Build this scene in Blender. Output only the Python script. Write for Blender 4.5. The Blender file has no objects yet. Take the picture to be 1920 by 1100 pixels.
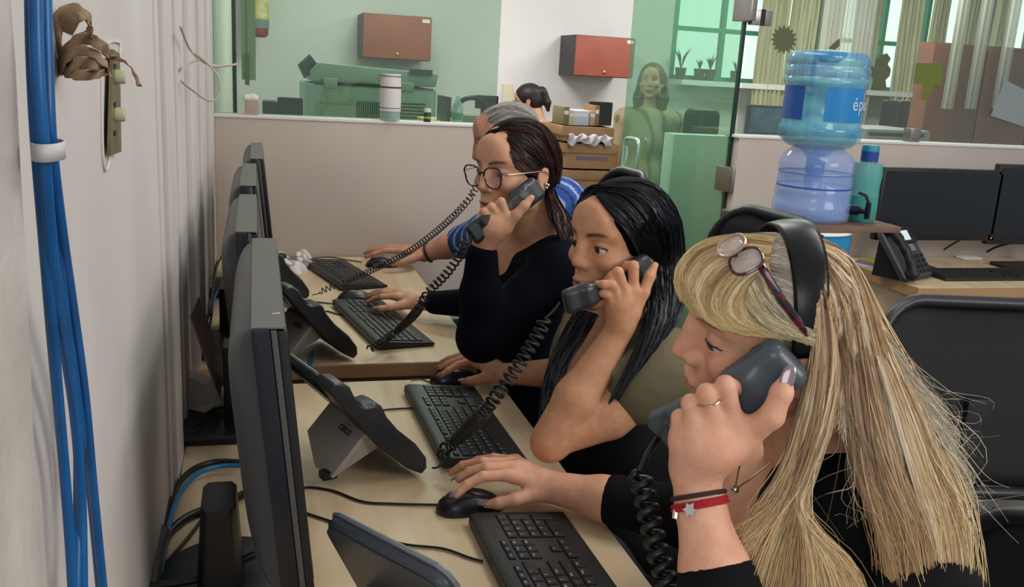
import bpy, bmesh, math, random
import numpy as np
from mathutils import Vector, Matrix
random.seed(7); rng = np.random.default_rng(7)
SC = bpy.context.scene
COL = SC.collection
# ---------------------------------------------------------------- camera
F = 1720.0; CAMZ = 1.46
def _cam():
    y = np.array([(478-960)/F, (105-550)/F, 1.]); y /= np.linalg.norm(y)
    r = math.radians(3.3); d = np.array([-math.sin(r), math.cos(r)])
    D = -y[2]*F/(d@y[:2]); dn = np.array([D*d[0]/F, D*d[1]/F, 1.]); dn /= np.linalg.norm(dn)
    z = -dn; x = np.cross(y, z)
    if x[0] < 0: x = -x
    return np.stack([x, y, z], 1)
CR = _cam()                     # photo axes (right, down, forward) from room axes
def ray(px, py): return CR.T@np.array([(px-960)/F, (py-550)/F, 1.])
O = np.array([0, 0, CAMZ])
def A(px, py, d): return ray(px, py)*d+O                       # point at a distance along the view axis
def ZP(px, py, z): v = ray(px, py); return v*((z-CAMZ)/v[2])+O  # point at a height in the room
def YP(px, py, y): v = ray(px, py); return v*(y/v[1])+O         # point on a plane y = const
def XP(px, py, x): v = ray(px, py); return v*(x/v[0])+O
cam = bpy.data.objects.new('camera', bpy.data.cameras.new('camera')); COL.objects.link(cam)
R = np.stack([CR[0], -CR[1], -CR[2]], 1)   # columns: right, up, back in room axes
cam.matrix_world = Matrix([[*R[0], 0], [*R[1], 0], [*R[2], CAMZ], [0, 0, 0, 1]])
cam.data.sensor_width = 36; cam.data.lens = 36*F/1920; cam.data.clip_start = .02
SC.camera = cam
# ---------------------------------------------------------------- light
vs = SC.view_settings; vs.view_transform = 'Standard'; vs.look = 'None'; vs.gamma = 1; vs.use_curve_mapping = False
vs.exposure = 0.18
w = bpy.data.worlds.new('world'); SC.world = w; w.use_nodes = True
w.node_tree.nodes['Background'].inputs[0].default_value = (.93, .95, 1., 1); w.node_tree.nodes['Background'].inputs[1].default_value = .42
def area(name, loc, tgt, size, power, col=(1, .96, .9)):
    l = bpy.data.lights.new(name, 'AREA'); l.shape = 'RECTANGLE'; l.size, l.size_y = size; l.energy = power; l.color = col
    o = bpy.data.objects.new(name, l); o.location = loc
    o.rotation_euler = (Vector(tgt)-Vector(loc)).to_track_quat('-Z', 'Y').to_euler(); COL.objects.link(o); return o
area('ceiling_lamp', (1.6, 1.2, 2.75), (1.5, 1.2, 0), (1.2, .6), 16)
area('ceiling_lamp', (1.2, 2.9, 2.75), (1.1, 2.9, 0), (1.2, .6), 14)
area('ceiling_lamp', (1.0, 5.2, 2.75), (1.2, 5.4, 0), (1.2, .6), 45)
area('ceiling_lamp', (3.6, 5.2, 2.75), (3.6, 5.4, 0), (1.2, .6), 45)
area('window_daylight', (-1.2, -2.4, 2.3), (.6, 1.6, 1.), (2.2, 1.4), 34, (.95, .98, 1))  # added soft fill from behind the camera, not a window of the room
area('window_daylight', (3.4, -1.8, 2.8), (.7, 1.6, 1.), (2.4, 1.4), 75, (1, .97, .93))  # second added fill, high behind the camera, clear of the glass
SC.cycles.use_denoising = True; SC.cycles.max_bounces = 8; SC.cycles.transparent_max_bounces = 24
SC.cycles.caustics_refractive = False; SC.cycles.caustics_reflective = False
# ---------------------------------------------------------------- materials
def lin(h):
    if isinstance(h, str):
        h = h.lstrip('#'); h = [int(h[i:i+2], 16)/255 for i in (0, 2, 4)]
    return tuple(c/12.92 if c < .04045 else ((c+.055)/1.055)**2.4 for c in h[:3])+(1.,)
MATS = {}
def mat(name, col='#888888', rough=.5, metal=0, col2=None, scale=8, stretch=(1, 1, 1), detail=4, bump=0, bscale=60, bstretch=(1, 1, 1),
        emit=0, trans=0, alpha=1, ior=1.45, attr=None, spec=.5, sss=0, coat=0, aniso=0, lo=.35, hi=.65, sheen=0):
    if name in MATS: return MATS[name]
    m = bpy.data.materials.new(name); m.use_nodes = True; nt = m.node_tree; n = nt.nodes; L = nt.links
    b = n['Principled BSDF']; c = lin(col); m.diffuse_color = c
    b.inputs['Base Color'].default_value = c; b.inputs['Roughness'].default_value = rough; b.inputs['Metallic'].default_value = metal
    b.inputs['IOR'].default_value = ior; b.inputs['Specular IOR Level'].default_value = spec
    b.inputs['Coat Weight'].default_value = coat; b.inputs['Transmission Weight'].default_value = trans
    b.inputs['Alpha'].default_value = alpha; b.inputs['Sheen Weight'].default_value = sheen
    if sss: b.inputs['Subsurface Weight'].default_value = sss; b.inputs['Subsurface Radius'].default_value = (.012, .004, .002); b.inputs['Subsurface Scale'].default_value = 1
    if emit: b.inputs['Emission Color'].default_value = c; b.inputs['Emission Strength'].default_value = emit
    tc = n.new('ShaderNodeTexCoord')
    def noise(sc, st, det):
        mp = n.new('ShaderNodeMapping'); mp.inputs['Scale'].default_value = st; L.new(tc.outputs['Object'], mp.inputs[0])
        t = n.new('ShaderNodeTexNoise'); t.inputs['Scale'].default_value = sc; t.inputs['Detail'].default_value = det; L.new(mp.outputs[0], t.inputs['Vector']); return t
    src = None
    if attr:
        a = n.new('ShaderNodeAttribute'); a.attribute_name = attr; src = a.outputs['Color']
    if col2:
        t = noise(scale, stretch, detail); r = n.new('ShaderNodeMapRange'); r.inputs[1].default_value = lo; r.inputs[2].default_value = hi
        L.new(t.outputs['Fac'], r.inputs[0]); mx = n.new('ShaderNodeMix'); mx.data_type = 'RGBA'
        if src is None:
            mx.inputs[6].default_value = c; mx.inputs[7].default_value = lin(col2)
        else:
            mx.blend_type = 'MULTIPLY'; L.new(src, mx.inputs[6]); mx.inputs[7].default_value = lin(col2)
        L.new(r.outputs[0], mx.inputs[0]); src = mx.outputs[2]
    if src is not None: L.new(src, b.inputs['Base Color'])
    if bump:
        t = noise(bscale, bstretch, 3); bp = n.new('ShaderNodeBump'); bp.inputs['Strength'].default_value = min(1, bump*1.0); bp.inputs['Distance'].default_value = .002 if bump <= 1 else .002*bump
        L.new(t.outputs['Fac'], bp.inputs['Height']); L.new(bp.outputs[0], b.inputs['Normal'])
    MATS[name] = m; return m
def glassy(name, tint, amount, rough=0.02, gloss=.12):
    """thin glass sheet: tinted see-through with a soft reflection"""
    m = bpy.data.materials.new(name); m.use_nodes = True; nt = m.node_tree; n = nt.nodes; L = nt.links
    for q in list(n): n.remove(q)
    out = n.new('ShaderNodeOutputMaterial'); tr = n.new('ShaderNodeBsdfTransparent'); tr.inputs[0].default_value = lin(tint)
    gl = n.new('ShaderNodeBsdfGlossy'); gl.inputs['Roughness'].default_value = rough; gl.inputs[0].default_value = (.9, 1, .95, 1)
    df = n.new('ShaderNodeBsdfDiffuse'); df.inputs[0].default_value = lin('#a4c4b4')
    m1 = n.new('ShaderNodeMixShader'); m1.inputs[0].default_value = gloss; L.new(tr.outputs[0], m1.inputs[1]); L.new(gl.outputs[0], m1.inputs[2])
    m2 = n.new('ShaderNodeMixShader'); m2.inputs[0].default_value = amount; L.new(m1.outputs[0], m2.inputs[1]); L.new(df.outputs[0], m2.inputs[2])
    L.new(m2.outputs[0], out.inputs[0]); m.diffuse_color = lin(tint); MATS[name] = m; return m
# ---------------------------------------------------------------- object bookkeeping
def link(o, parent=None):
    COL.objects.link(o)
    if parent is not None: o.parent = parent
    return o
def tag(o, label=None, cat=None, group=None, kind=None):
    if label: o['label'] = label
    if cat: o['category'] = cat
    if group: o['group'] = group
    if kind: o['kind'] = kind
    return o
def thing(name, label, cat, loc=(0, 0, 0), rz=0, group=None, rot=None):
    o = bpy.data.objects.new(name, None); o.empty_display_size = .05; link(o); o.location = loc
    o.rotation_euler = rot if rot is not None else (0, 0, rz)
    return tag(o, label, cat, group)
def mw(o):
    m = o.matrix_basis.copy()
    while o.parent is not None: o = o.parent; m = o.matrix_basis @ m
    return m
def copy_tree(o, parent=None):
    c = o.copy(); link(c)
    if parent is not None: c.parent = parent
    for ch in [q for q in KIDS.get(o.name, [])]: copy_tree_child(ch, c)
    return c
KIDS = {}
def copy_tree_child(ch, par):
    d = ch.copy(); link(d, par); KIDS.setdefault(par.name, []).append(d)
    for g in KIDS.get(ch.name, []): copy_tree_child(g, d)
# ---------------------------------------------------------------- mesh builder
class MB:
    def __init__(s): s.v = []; s.f = []; s.c = None
    def add(s, vs_, fs):
        k = len(s.v); s.v += [tuple(float(q) for q in p) for p in vs_]; s.f += [tuple(i+k for i in f) for f in fs]; return s
    def box(s, lo, hi, M=None):
        (a, b, c), (d, e, f) = lo, hi
        v = [(a, b, c), (d, b, c), (d, e, c), (a, e, c), (a, b, f), (d, b, f), (d, e, f), (a, e, f)]
        if M is not None: v = [M@Vector(p) for p in v]
        return s.add(v, [(0, 3, 2, 1), (4, 5, 6, 7), (0, 1, 5, 4), (1, 2, 6, 5), (2, 3, 7, 6), (3, 0, 4, 7)])
    def rbox(s, lo, hi, r, n=3, M=None):
        """box with its vertical edges rounded and a small top chamfer"""
        (x0, y0, z0), (x1, y1, z1) = lo, hi; r = min(r, (x1-x0)/2-1e-5, (y1-y0)/2-1e-5)
        def ring(q, z):
            o = []
            for cx, cy, a0 in ((x1-r, y1-r, 0), (x0+r, y1-r, 90), (x0+r, y0+r, 180), (x1-r, y0+r, 270)):
                for i in range(n+1):
                    a = math.radians(a0+90*i/n); o.append((cx+(r-q)*math.cos(a), cy+(r-q)*math.sin(a), z))
            return o
        ch = min(r*.4, (z1-z0)*.3); rings = [ring(ch, z0), ring(0, z0+ch), ring(0, z1-ch), ring(ch, z1)]
        return s.loft(rings, M)
    def loft(s, rings, M=None, cap=True, closed=True):
        n = len(rings[0]); v = [p for r_ in rings for p in r_]
        if M is not None: v = [M@Vector(p) for p in v]
        f = []
        for i in range(len(rings)-1):
            for j in range(n if closed else n-1):
                f.append((i*n+j, i*n+(j+1) % n, (i+1)*n+(j+1) % n, (i+1)*n+j))
        if cap: f.append(tuple(reversed(range(n)))); f.append(tuple((len(rings)-1)*n+j for j in range(n)))
        return s.add(v, f)
    def prism(s, poly, z0, z1, M=None):
        return s.loft([[(x, y, z0) for x, y in poly], [(x, y, z1) for x, y in poly]], M)
    def lathe(s, prof, c=(0, 0, 0), n=32, M=None, cap=True):
        rings = [[(c[0]+r*math.cos(2*math.pi*j/n), c[1]+r*math.sin(2*math.pi*j/n), c[2]+z) for j in range(n)] for r, z in prof]
        return s.loft(rings, M, cap)
    def tube(s, pts, r, n=8, cap=True, flat=None):
        P = [Vector(p) for p in pts]; m = len(P); rr = r if hasattr(r, '__len__') else [r]*m
        T = [(P[min(i+1, m-1)]-P[max(i-1, 0)]).normalized() for i in range(m)]
        N = T[0].orthogonal().normalized(); rings = []
        for i in range(m):
            N = (N-T[i]*N.dot(T[i])); N = N.normalized() if N.length > 1e-9 else T[i].orthogonal().normalized(); B = T[i].cross(N)
            rings.append([tuple(P[i]+(N*math.cos(2*math.pi*j/n)+B*math.sin(2*math.pi*j/n)*(flat or 1))*rr[i]) for j in range(n)])
        return s.loft(rings, None, cap)
    def ball(s, c, r, n=16, m=10, M=None):
        if not hasattr(r, '__len__'): r = (r, r, r)
        rings = []
        for i in range(m+1):
            t = math.pi*(i/m); t = min(max(t, .02), math.pi-.02)
            rings.append([(c[0]+r[0]*math.sin(t)*math.cos(2*math.pi*j/n), c[1]+r[1]*math.sin(t)*math.sin(2*math.pi*j/n), c[2]-r[2]*math.cos(t)) for j in range(n)])
        return s.loft(rings, M)
    def sheet(s, grid):
        h, w_ = len(grid), len(grid[0])
        return s.add([p for r_ in grid for p in r_], [(i*w_+j, i*w_+j+1, (i+1)*w_+j+1, (i+1)*w_+j) for i in range(h-1) for j in range(w_-1)])
    def build(s, name, m, parent=None, world=False, smooth=True, bevel=0, solid=0, angle=40, sub=0, **kw):
        me = bpy.data.meshes.new(name); me.from_pydata(s.v, [], s.f); me.update()
        if bevel or angle:
            bm = bmesh.new(); bm.from_mesh(me); bmesh.ops.recalc_face_normals(bm, faces=bm.faces)
            if bevel:
                es = [e for e in bm.edges if len(e.link_faces) == 2 and e.calc_face_angle(0) > math.radians(35)]
                bmesh.ops.bevel(bm, geom=es, offset=bevel, segments=2, affect='EDGES', profile=.6)
            bm.to_mesh(me); bm.free()
        if world and parent is not None: me.transform(mw(parent).inverted())
        if smooth:
            for p in me.polygons: p.use_smooth = True
            if angle: me.set_sharp_from_angle(angle=math.radians(angle))
        if m is not None: me.materials.append(m)
        o = bpy.data.objects.new(name, me); link(o, parent)
        if parent is not None: KIDS.setdefault(parent.name, []).append(o)
        if solid: md = o.modifiers.new('thick', 'SOLIDIFY'); md.thickness = solid; md.offset = 0
        if sub: md = o.modifiers.new('sub', 'SUBSURF'); md.levels = md.render_levels = sub
        if kw: tag(o, **kw)
        return o
def spline(pts, n=40):
    """Catmull-Rom through the points, n samples"""
    P = np.array(pts, float); P = np.vstack([2*P[0]-P[1], P, 2*P[-1]-P[-2]]); k = len(P)-3
    t = np.linspace(0, k-1e-9, n); i = t.astype(int); f = (t-i)[:, None]
    a, b, c, d = P[i], P[i+1], P[i+2], P[i+3]
    return .5*((2*b)+(-a+c)*f+(2*a-5*b+4*c-d)*f**2+(-a+3*b-3*c+d)*f**3)
def frame(o, x, z):
    """matrix with local x along x and z as near z as can be"""
    x = Vector(x).normalized(); z = Vector(z); z = (z-x*z.dot(x)).normalized(); y = z.cross(x)
    return Matrix(((x[0], y[0], z[0], o[0]), (x[1], y[1], z[1], o[1]), (x[2], y[2], z[2], o[2]), (0, 0, 0, 1)))
def text_mb(txt, size, M, depth=.0004, bold=False, align='CENTER'):
    cu = bpy.data.curves.new('t', 'FONT'); cu.body = txt; cu.size = size; cu.extrude = depth; cu.align_x = align; cu.align_y = 'CENTER'; cu.resolution_u = 2
    if bold: cu.offset = size*.02
    o = bpy.data.objects.new('t', cu); COL.objects.link(o); dg = bpy.context.evaluated_depsgraph_get(); dg.update()
    me = bpy.data.meshes.new_from_object(o.evaluated_get(dg)); mb = MB()
    mb.add([M@v.co for v in me.vertices], [tuple(p.vertices) for p in me.polygons])
    bpy.data.objects.remove(o); bpy.data.curves.remove(cu); bpy.data.meshes.remove(me); return mb
# ---------------------------------------------------------------- sparse distance-field surfaces (bodies, hands, cloth)
class Field:
    def __init__(s, M=None): s.p = []; s.M = np.eye(4) if M is None else np.array(M); s.col = []
    def _w(s, a): a = np.asarray(a, float); return s.M[:3, :3]@a+s.M[:3, 3]
    def _put(s, op, fn, lo, hi, k, m=.02): s.p.append((op, fn, np.array(lo)-m-k, np.array(hi)+m+k, k))
    def cap(s, a, b, ra, rb=None, k=.01, op='+', flat=None):
        a, b = s._w(a), s._w(b); rb = ra if rb is None else rb; ab = b-a; L2 = float(ab@ab)+1e-12
        def fn(P):
            t = np.clip((P-a)@ab/L2, 0, 1); d = P-(a+t[:, None]*ab)
            if flat is not None: ax, s_ = flat; q = d@ax; d = d-(q*(1-1/s_))[:, None]*ax
            return np.sqrt((d*d).sum(1))-(ra+(rb-ra)*t)
        r = max(ra, rb)*(1 if flat is None else max(1, flat[1])); s._put(op, fn, np.minimum(a, b)-r, np.maximum(a, b)+r, k); return s
    def chain(s, pts, rs, k=.01, **kw):
        for i in range(len(pts)-1): s.cap(pts[i], pts[i+1], rs[i], rs[i+1], k=k, **kw)
        return s
    def ell(s, c, r, k=.01, op='+', R=None):
        cw = s._w(c); Rm = s.M[:3, :3]@(np.eye(3) if R is None else np.array(R)); Rm = Rm/np.linalg.norm(Rm, axis=0); r = np.array(r, float)*np.linalg.norm(s.M[:3, 0])
        def fn(P):
            q = (P-cw)@Rm; k0 = np.sqrt(((q/r)**2).sum(1)); k1 = np.sqrt(((q/r**2)**2).sum(1))+1e-9; return k0*(k0-1)/k1
        e = np.abs(Rm)@r; s._put(op, fn, cw-e, cw+e, k); return s
    def rbox(s, c, r, rad, k=.01, op='+', R=None):
        cw_ = s._w(c); Rm = s.M[:3, :3]@(np.eye(3) if R is None else np.array(R)); Rm = Rm/np.linalg.norm(Rm, axis=0); r = np.array(r, float)
        def fn(P):
            q = np.abs((P-cw_)@Rm)-(r-rad); return np.sqrt((np.maximum(q, 0)**2).sum(1))+np.minimum(q.max(1), 0)-rad
        e = np.abs(Rm)@r; s._put(op, fn, cw_-e, cw_+e, k); return s
    def plane(s, c, n, op='-', k=.004, lim=None):
        cw = s._w(c); nn = s.M[:3, :3]@np.array(n, float); nn /= np.linalg.norm(nn)
        fn = lambda P: -(P-cw)@nn        # removes the side n points to
        lo, hi = (np.full(3, -9.), np.full(3, 9.)) if lim is None else lim
        s.p.append((op, fn, lo, hi, k)); return s
    def eval(s, P, lo, hi):
        D = np.full(len(P), .05)
        for op, fn, a, b, k in s.p:
            if (lo > b).any() or (hi < a).any(): continue
            m = ((P > a) & (P < b)).all(1)
            if not m.any(): continue
            d = fn(P[m]); o = D[m]
            if op == '-': d = -d; h = np.maximum(k-np.abs(o-d), 0)/k if k > 0 else 0; D[m] = np.maximum(o, d)+h*h*k*.25
            elif op == '&': D[m] = np.maximum(o, d)
            else: h = np.maximum(k-np.abs(o-d), 0)/k if k > 0 else 0; D[m] = np.minimum(o, d)-h*h*k*.25
        return D
    def mesh(s, h, B=8):
        pr = [q for q in s.p if q[0] == '+']; lo = np.min([q[2] for q in pr], 0); hi = np.max([q[3] for q in pr], 0)
        W = h*B; n = np.ceil((hi-lo)/W).astype(int)+1
        act = set()
        # a block is looked at when some piece's box meets it; kept when the field is near zero at its middle
        idx = np.stack(np.meshgrid(*[np.arange(q) for q in n], indexing='ij'), -1).reshape(-1, 3)
        ctr = lo+(idx+.5)*W; D = np.full(len(ctr), .05)
        order = np.arange(len(ctr))
        D = s.eval(ctr, lo-1, hi+1)
        keep = idx[np.abs(D) < W*1.25]
        g = np.stack(np.meshgrid(*[np.arange(B+1)]*3, indexing='ij'), -1).reshape(-1, 3)
        V = []; K = []; E = []; nx = n*B+2
        key = lambda c: (c[..., 0].astype(np.int64)*nx[1]+c[..., 1])*nx[2]+c[..., 2]
        CH = 64; keep = keep[np.lexsort(keep.T)]
        corners = np.array([[a, b, c] for a in (0, 1) for b in (0, 1) for c in (0, 1)])
        ed = [(i, j) for i in range(8) for j in range(i+1, 8) if np.abs(corners[i]-corners[j]).sum() == 1]
        for q in range(0, len(keep), CH):
            blk = keep[q:q+CH]
            for grp in [blk]:
                P = (lo+(grp[:, None, :]*B+g[None])*h).reshape(-1, 3)
                Dv = s.eval(P, P.min(0), P.max(0)).reshape(len(grp), B+1, B+1, B+1)
                c8 = [Dv[:, a:a+B, b:b+B, c:c+B] for a, b, c in corners]
                ins = sum((x < 0).astype(int) for x in c8); m = (ins > 0) & (ins < 8)
                w_ = np.argwhere(m)
                if len(w_) == 0: continue
                vals = np.stack([x[m] for x in c8], 1); acc = np.zeros((len(w_), 3)); cnt = np.zeros(len(w_))
                for i, j in ed:
                    a, b = vals[:, i], vals[:, j]; cr = (a < 0) != (b < 0); t = np.where(cr, a/(a-b+1e-20), 0)
                    acc += cr[:, None]*(corners[i]+(corners[j]-corners[i])*t[:, None]); cnt += cr
                cell = grp[w_[:, 0]]*B+w_[:, 1:]
                V.append(lo+(cell+acc/cnt[:, None])*h); K.append(key(cell))
                for ax in range(3):
                    o = corners[[4, 2, 1][ax]]; a, b = vals[:, 0], vals[:, [4, 2, 1][ax]]; cr = (a < 0) != (b < 0)
                    E.append((ax, cell[cr], a[cr] < 0))
        if not V: raise RuntimeError('empty field')
        V = np.vstack(V); K = np.concatenate(K); so = np.argsort(K); Ks = K[so]; Fc = []
        for ax, c, neg in E:
            u, v = [(1, 2), (2, 0), (0, 1)][ax]; q = []
            for du, dv in ((0, 0), (1, 0), (1, 1), (0, 1)):
                cc = c.copy(); cc[:, u] -= du; cc[:, v] -= dv; kk = key(cc); i = np.searchsorted(Ks, kk); i = np.minimum(i, len(Ks)-1)
                q.append(np.where(Ks[i] == kk, so[i], -1))
            q = np.stack(q, 1); ok = (q >= 0).all(1); q = q[ok]; ng = neg[ok]
            q[~ng] = q[~ng][:, ::-1]; Fc.append(q)
        return V, np.vstack(Fc)
def mesh_np(name, V, Fq, m, parent=None, colors=None, smooth=True, it=0, **kw):
    if parent is not None:
        Mi = np.array(mw(parent).inverted()); V = V@Mi[:3, :3].T+Mi[:3, 3]
    for _ in range(it):   # light relaxation
        S = np.zeros_like(V); c = np.zeros(len(V))
        for a, b in ((0, 1), (1, 2), (2, 3), (3, 0)):
            np.add.at(S, Fq[:, a], V[Fq[:, b]]); np.add.at(S, Fq[:, b], V[Fq[:, a]]); np.add.at(c, Fq[:, a], 1); np.add.at(c, Fq[:, b], 1)
        V = V*.5+.5*S/np.maximum(c, 1)[:, None]
    k = Fq.shape[1]; me = bpy.data.meshes.new(name); me.vertices.add(len(V)); me.vertices.foreach_set('co', V.astype(np.float32).ravel())
    me.loops.add(len(Fq)*k); me.loops.foreach_set('vertex_index', Fq.astype(np.int32).ravel()); me.polygons.add(len(Fq))
    me.polygons.foreach_set('loop_start', np.arange(0, len(Fq)*k, k, dtype=np.int32)); me.update(calc_edges=True)
    me.polygons.foreach_set('use_smooth', np.full(len(Fq), smooth))
    if colors is not None:
        ca = me.color_attributes.new('Col', 'FLOAT_COLOR', 'POINT'); c4 = np.ones((len(V), 4), np.float32); c4[:, :3] = colors; ca.data.foreach_set('color', c4.ravel())
    me.materials.append(m); me.validate(); o = bpy.data.objects.new(name, me); link(o, parent)
    if kw: tag(o, **kw)
    return o
# ---------------------------------------------------------------- hair: many thin strands between guide curves
def hair(name, guides, n, m, parent, w=.0009, seg=22, thick=.006, cols=('#8a6a48',), wave=0, jit=.003, seed=1, tip=.35, u_pow=1, clump=0, lenj=.12, ends=None, stray=0, kind='stuff'):
    r = np.random.default_rng(seed); G = np.array([spline(g, seg) for g in guides]); ng = len(G)
    u = r.random(n)*(ng-1); i = np.minimum(u.astype(int), ng-2); f = (u-i)[:, None, None]; f = f*f*(3-2*f) if ng > 4 else f
    S = G[i]*(1-f)+G[i+1]*f
    seg = S.shape[1]; view = (S[:, seg//2]-O); view /= np.linalg.norm(view, axis=1)[:, None]
    dep = r.random(n)**1.2*thick; t = np.linspace(0, 1, seg)
    ph = r.random((n, 3))*6.28; cl = np.floor(u*9).astype(int); cph = np.random.default_rng(seed+5).random((ng*9+2, 3))*6.28
    S = S+view[:, None, :]*(dep[:, None, None])
    fr = 1.5+r.random((n, 1, 1))*3; off = np.sin(t[None, :, None]*fr*3+ph[:, None, :])*(jit*(.3+t[None, :, None]))
    if clump: off = off+np.sin(t[None, :, None]*4+cph[cl][:, None, :])*clump*(.2+t[None, :, None])
    if stray:
        ms = (r.random(n) < stray)[:, None, None]; off = off+ms*np.sin(t[None, :, None]*fr+ph[:, None, :])*jit*5*t[None, :, None]
    if wave: off = off+np.sin(t[None, :, None]*14+u[:, None, None]*2.5+np.array([0, 1.5, 3])[None, None])*wave*t[None, :, None]
    S = S+off
    L = 1-r.random(n)*lenj                     # strands end at different lengths
    tt = t[None, :]*L[:, None]*(seg-1); a = np.minimum(tt.astype(int), seg-2); ff = (tt-a)[..., None]
    ix = np.arange(n)[:, None]; S = S[ix, a]*(1-ff)+S[ix, a+1]*ff
    T = np.gradient(S, axis=1); T /= np.linalg.norm(T, axis=2)[..., None]+1e-9
    up = view[:, None, :]+r.normal(size=(n, 1, 3))*.45; N = np.cross(T, up); N /= np.linalg.norm(N, axis=2)[..., None]+1e-9
    rad = (w*(.6+.8*r.random((n, 1)))*(1-(1-tip)*t[None, :]**3))[..., None]
    V = np.stack([S+N*rad*1.15, S-N*rad*1.15], 2)   # n, seg, 2, 3
    base = np.arange(n)[:, None]*seg*2+np.arange(seg-1)[None]*2; Fq = [np.stack([base, base+1, base+3, base+2], -1).reshape(-1, 4)]
    C = np.array([lin(c)[:3] for c in cols]); nc = len(C)
    # colour streaks follow the position across the sheet, with a scatter from strand to strand
    s1 = (.5+.5*np.sin(u*3.1+seed)+.35*np.sin(u*7.7+1+seed)+r.normal(size=n)*.16); ci = np.clip(s1*(nc-1), 0, nc-1.001); q = ci.astype(int); g_ = (ci-q)[:, None]
    cc = (C[q]*(1-g_)+C[q+1]*g_) if nc > 1 else np.repeat(C, n, 0)
    cc = cc*(.72+.32*r.random((n, 1))); cc = np.repeat(cc, seg*2, 0)
    if ends is not None:
        e = np.array(lin(ends)[:3]); wt = np.repeat(np.tile(t**2, n), 2)[:, None]*.6; cc = cc*(1-wt)+e*wt
    return mesh_np(name, V.reshape(-1, 3), np.vstack(Fq), m, parent, cc, smooth=True, kind=kind)
def coil(path, rc, pitch, rw, n=8, z=None, taper=None, sides=6):
    P = spline(path, 400); d = np.r_[0, np.cumsum(np.linalg.norm(np.diff(P, axis=0), axis=1))]; L = d[-1]
    turns = L/pitch; m = int(turns*n); s = np.linspace(0, L, m); C_ = np.stack([np.interp(s, d, P[:, i]) for i in range(3)], 1)
    T = np.gradient(C_, axis=0); T /= np.linalg.norm(T, axis=1)[:, None]; ref = np.array([.3, .2, 1.]); N = np.cross(T, ref); N /= np.linalg.norm(N, axis=1)[:, None]; B = np.cross(T, N)
    a = np.linspace(0, turns*2*math.pi, m)[:, None]; r_ = rc if taper is None else np.interp(s/L, [0, .03, .97, 1], [.15*rc, rc, rc, .15*rc])[:, None]
    return MB().tube(C_+(N*np.cos(a)+B*np.sin(a))*r_, rw, sides)
m_blk = mat('black_plastic', '#17181a', .45, bump=.15, bscale=300); m_cord = mat('black_cable', '#121213', .4)
# ================================================================ THE ROOM
WX = -.141; PY = 3.46
m_wall = mat('white_paint', '#d3ccc8', .55, col2='#c6beb9', scale=3, stretch=(1, 1, .4), bump=.5, bscale=14)
m_part = mat('partition_paint', '#bdb0a6', .6, col2='#b4a79c', scale=2, bump=.2, bscale=20)
m_far = mat('far_wall_paint', '#e2e0de', .6, col2='#d8d5d2', scale=1)
m_floor = mat('floor_tile', '#6d6a68', .4, col2='#5a5755', scale=6)
MB().box((-1.2, -1.2, -.1), (9, 8, 0)).build('floor', m_floor, kind='structure', bevel=0)
wl = MB().box((-.4, .56, 0), (WX, PY, 2.9)).build('wall_left', m_wall, kind='structure')
# door-frame mouldings standing on the left wall
for k, (y0, y1, pr) in enumerate(((1.46, 1.50, .004), (1.53, 1.66, .009), (1.80, 1.92, .005), (2.05, 2.20, .012), (2.5, 2.58, .008), (2.9, 3.02, .012))):
    MB().box((WX-.002, y0, 0), (WX+pr, y1, 2.9)).build('trim_%d' % (k+1), m_wall, kind='structure', bevel=.003)
# rough plastered pillar end nearest to the camera
r_ = random.Random(4); g = []
for i in range(60):
    z = i*.05; row = []
    for j in range(14):
        t = j/13; y = .2+.33*min(1, t*1.25); x = -.128+.02*max(0, t-.8)*-5*.6
        x = -.118 if t < .8 else -.118-.05*(t-.8)/.2; row.append((x+.0022*math.sin(z*9+j*1.3)+.002*r_.random(), y+.003*math.sin(z*7)+(0.004*r_.random()), z))
    g.append(row)
pil = MB().sheet(g); pil.add([(-.4, .2, 0), (-.4, .56, 0), (-.4, .56, 2.95), (-.4, .2, 2.95)], [(0, 1, 2, 3)])
pil.build('wall_pillar', mat('rough_plaster', '#c9c1bb', .7, col2='#b3aaa3', scale=9, bump=1.6, bscale=30), kind='structure')
# half-height partition, left run and right run, with the door gap between
TZ = 1.243
MB().box((WX, PY, 0), (.86, PY+.1, TZ)).build('wall_partition_left', m_part, kind='structure', bevel=.004)
MB().box((1.93, PY, 0), (4.6, PY+.1, TZ)).build('wall_partition_right', m_part, kind='structure', bevel=.004)
MB().box((WX, PY-.004, TZ), (.87, PY+.104, TZ+.012)).build('trim_20', m_far, kind='structure', bevel=.003)
MB().box((1.92, PY-.004, TZ), (4.6, PY+.104, TZ+.012)).build('trim_21', m_far, kind='structure', bevel=.003)
g_left = glassy('green_glass', '#dde9e0', .04, gloss=.05); g_door = glassy('door_glass', '#d0eadc', .12, gloss=.06); g_right = glassy('clear_glass', '#f2f7f2', .03, gloss=.05)
xl = YP(937, 60, PY+.05)[0]
MB().box((WX, PY+.045, TZ+.012), (xl, PY+.055, 2.8)).build('window_1', g_left, kind='structure', smooth=False)
MB().box((1.945, PY+.045, TZ+.012), (4.6, PY+.055, 2.8)).build('window_2', g_right, kind='structure', smooth=False)
# far room
FY = 7.0
m_green = mat('green_window_frame', '#3f9c74', .4); m_steel = mat('steel', '#8d8a86', .3, .8)
wx0 = YP(1262, 60, FY)[0]; wz = YP(1300, 150, FY)[2]
MB().box((WX-.3, FY, 0), (wx0, FY+.12, 3.2)).build('wall_back', m_far, kind='structure')
MB().box((wx0, FY, 0), (9, FY+.12, wz)).build('wall_back_sill', m_far, kind='structure')
MB().box((WX-.3, PY+.1, 0), (WX, FY, 3.2)).build('wall_left_far', m_far, kind='structure')
MB().box((9, PY, 0), (9.1, FY+.1, 3.2)).build('wall_right', m_far, kind='structure')
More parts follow.
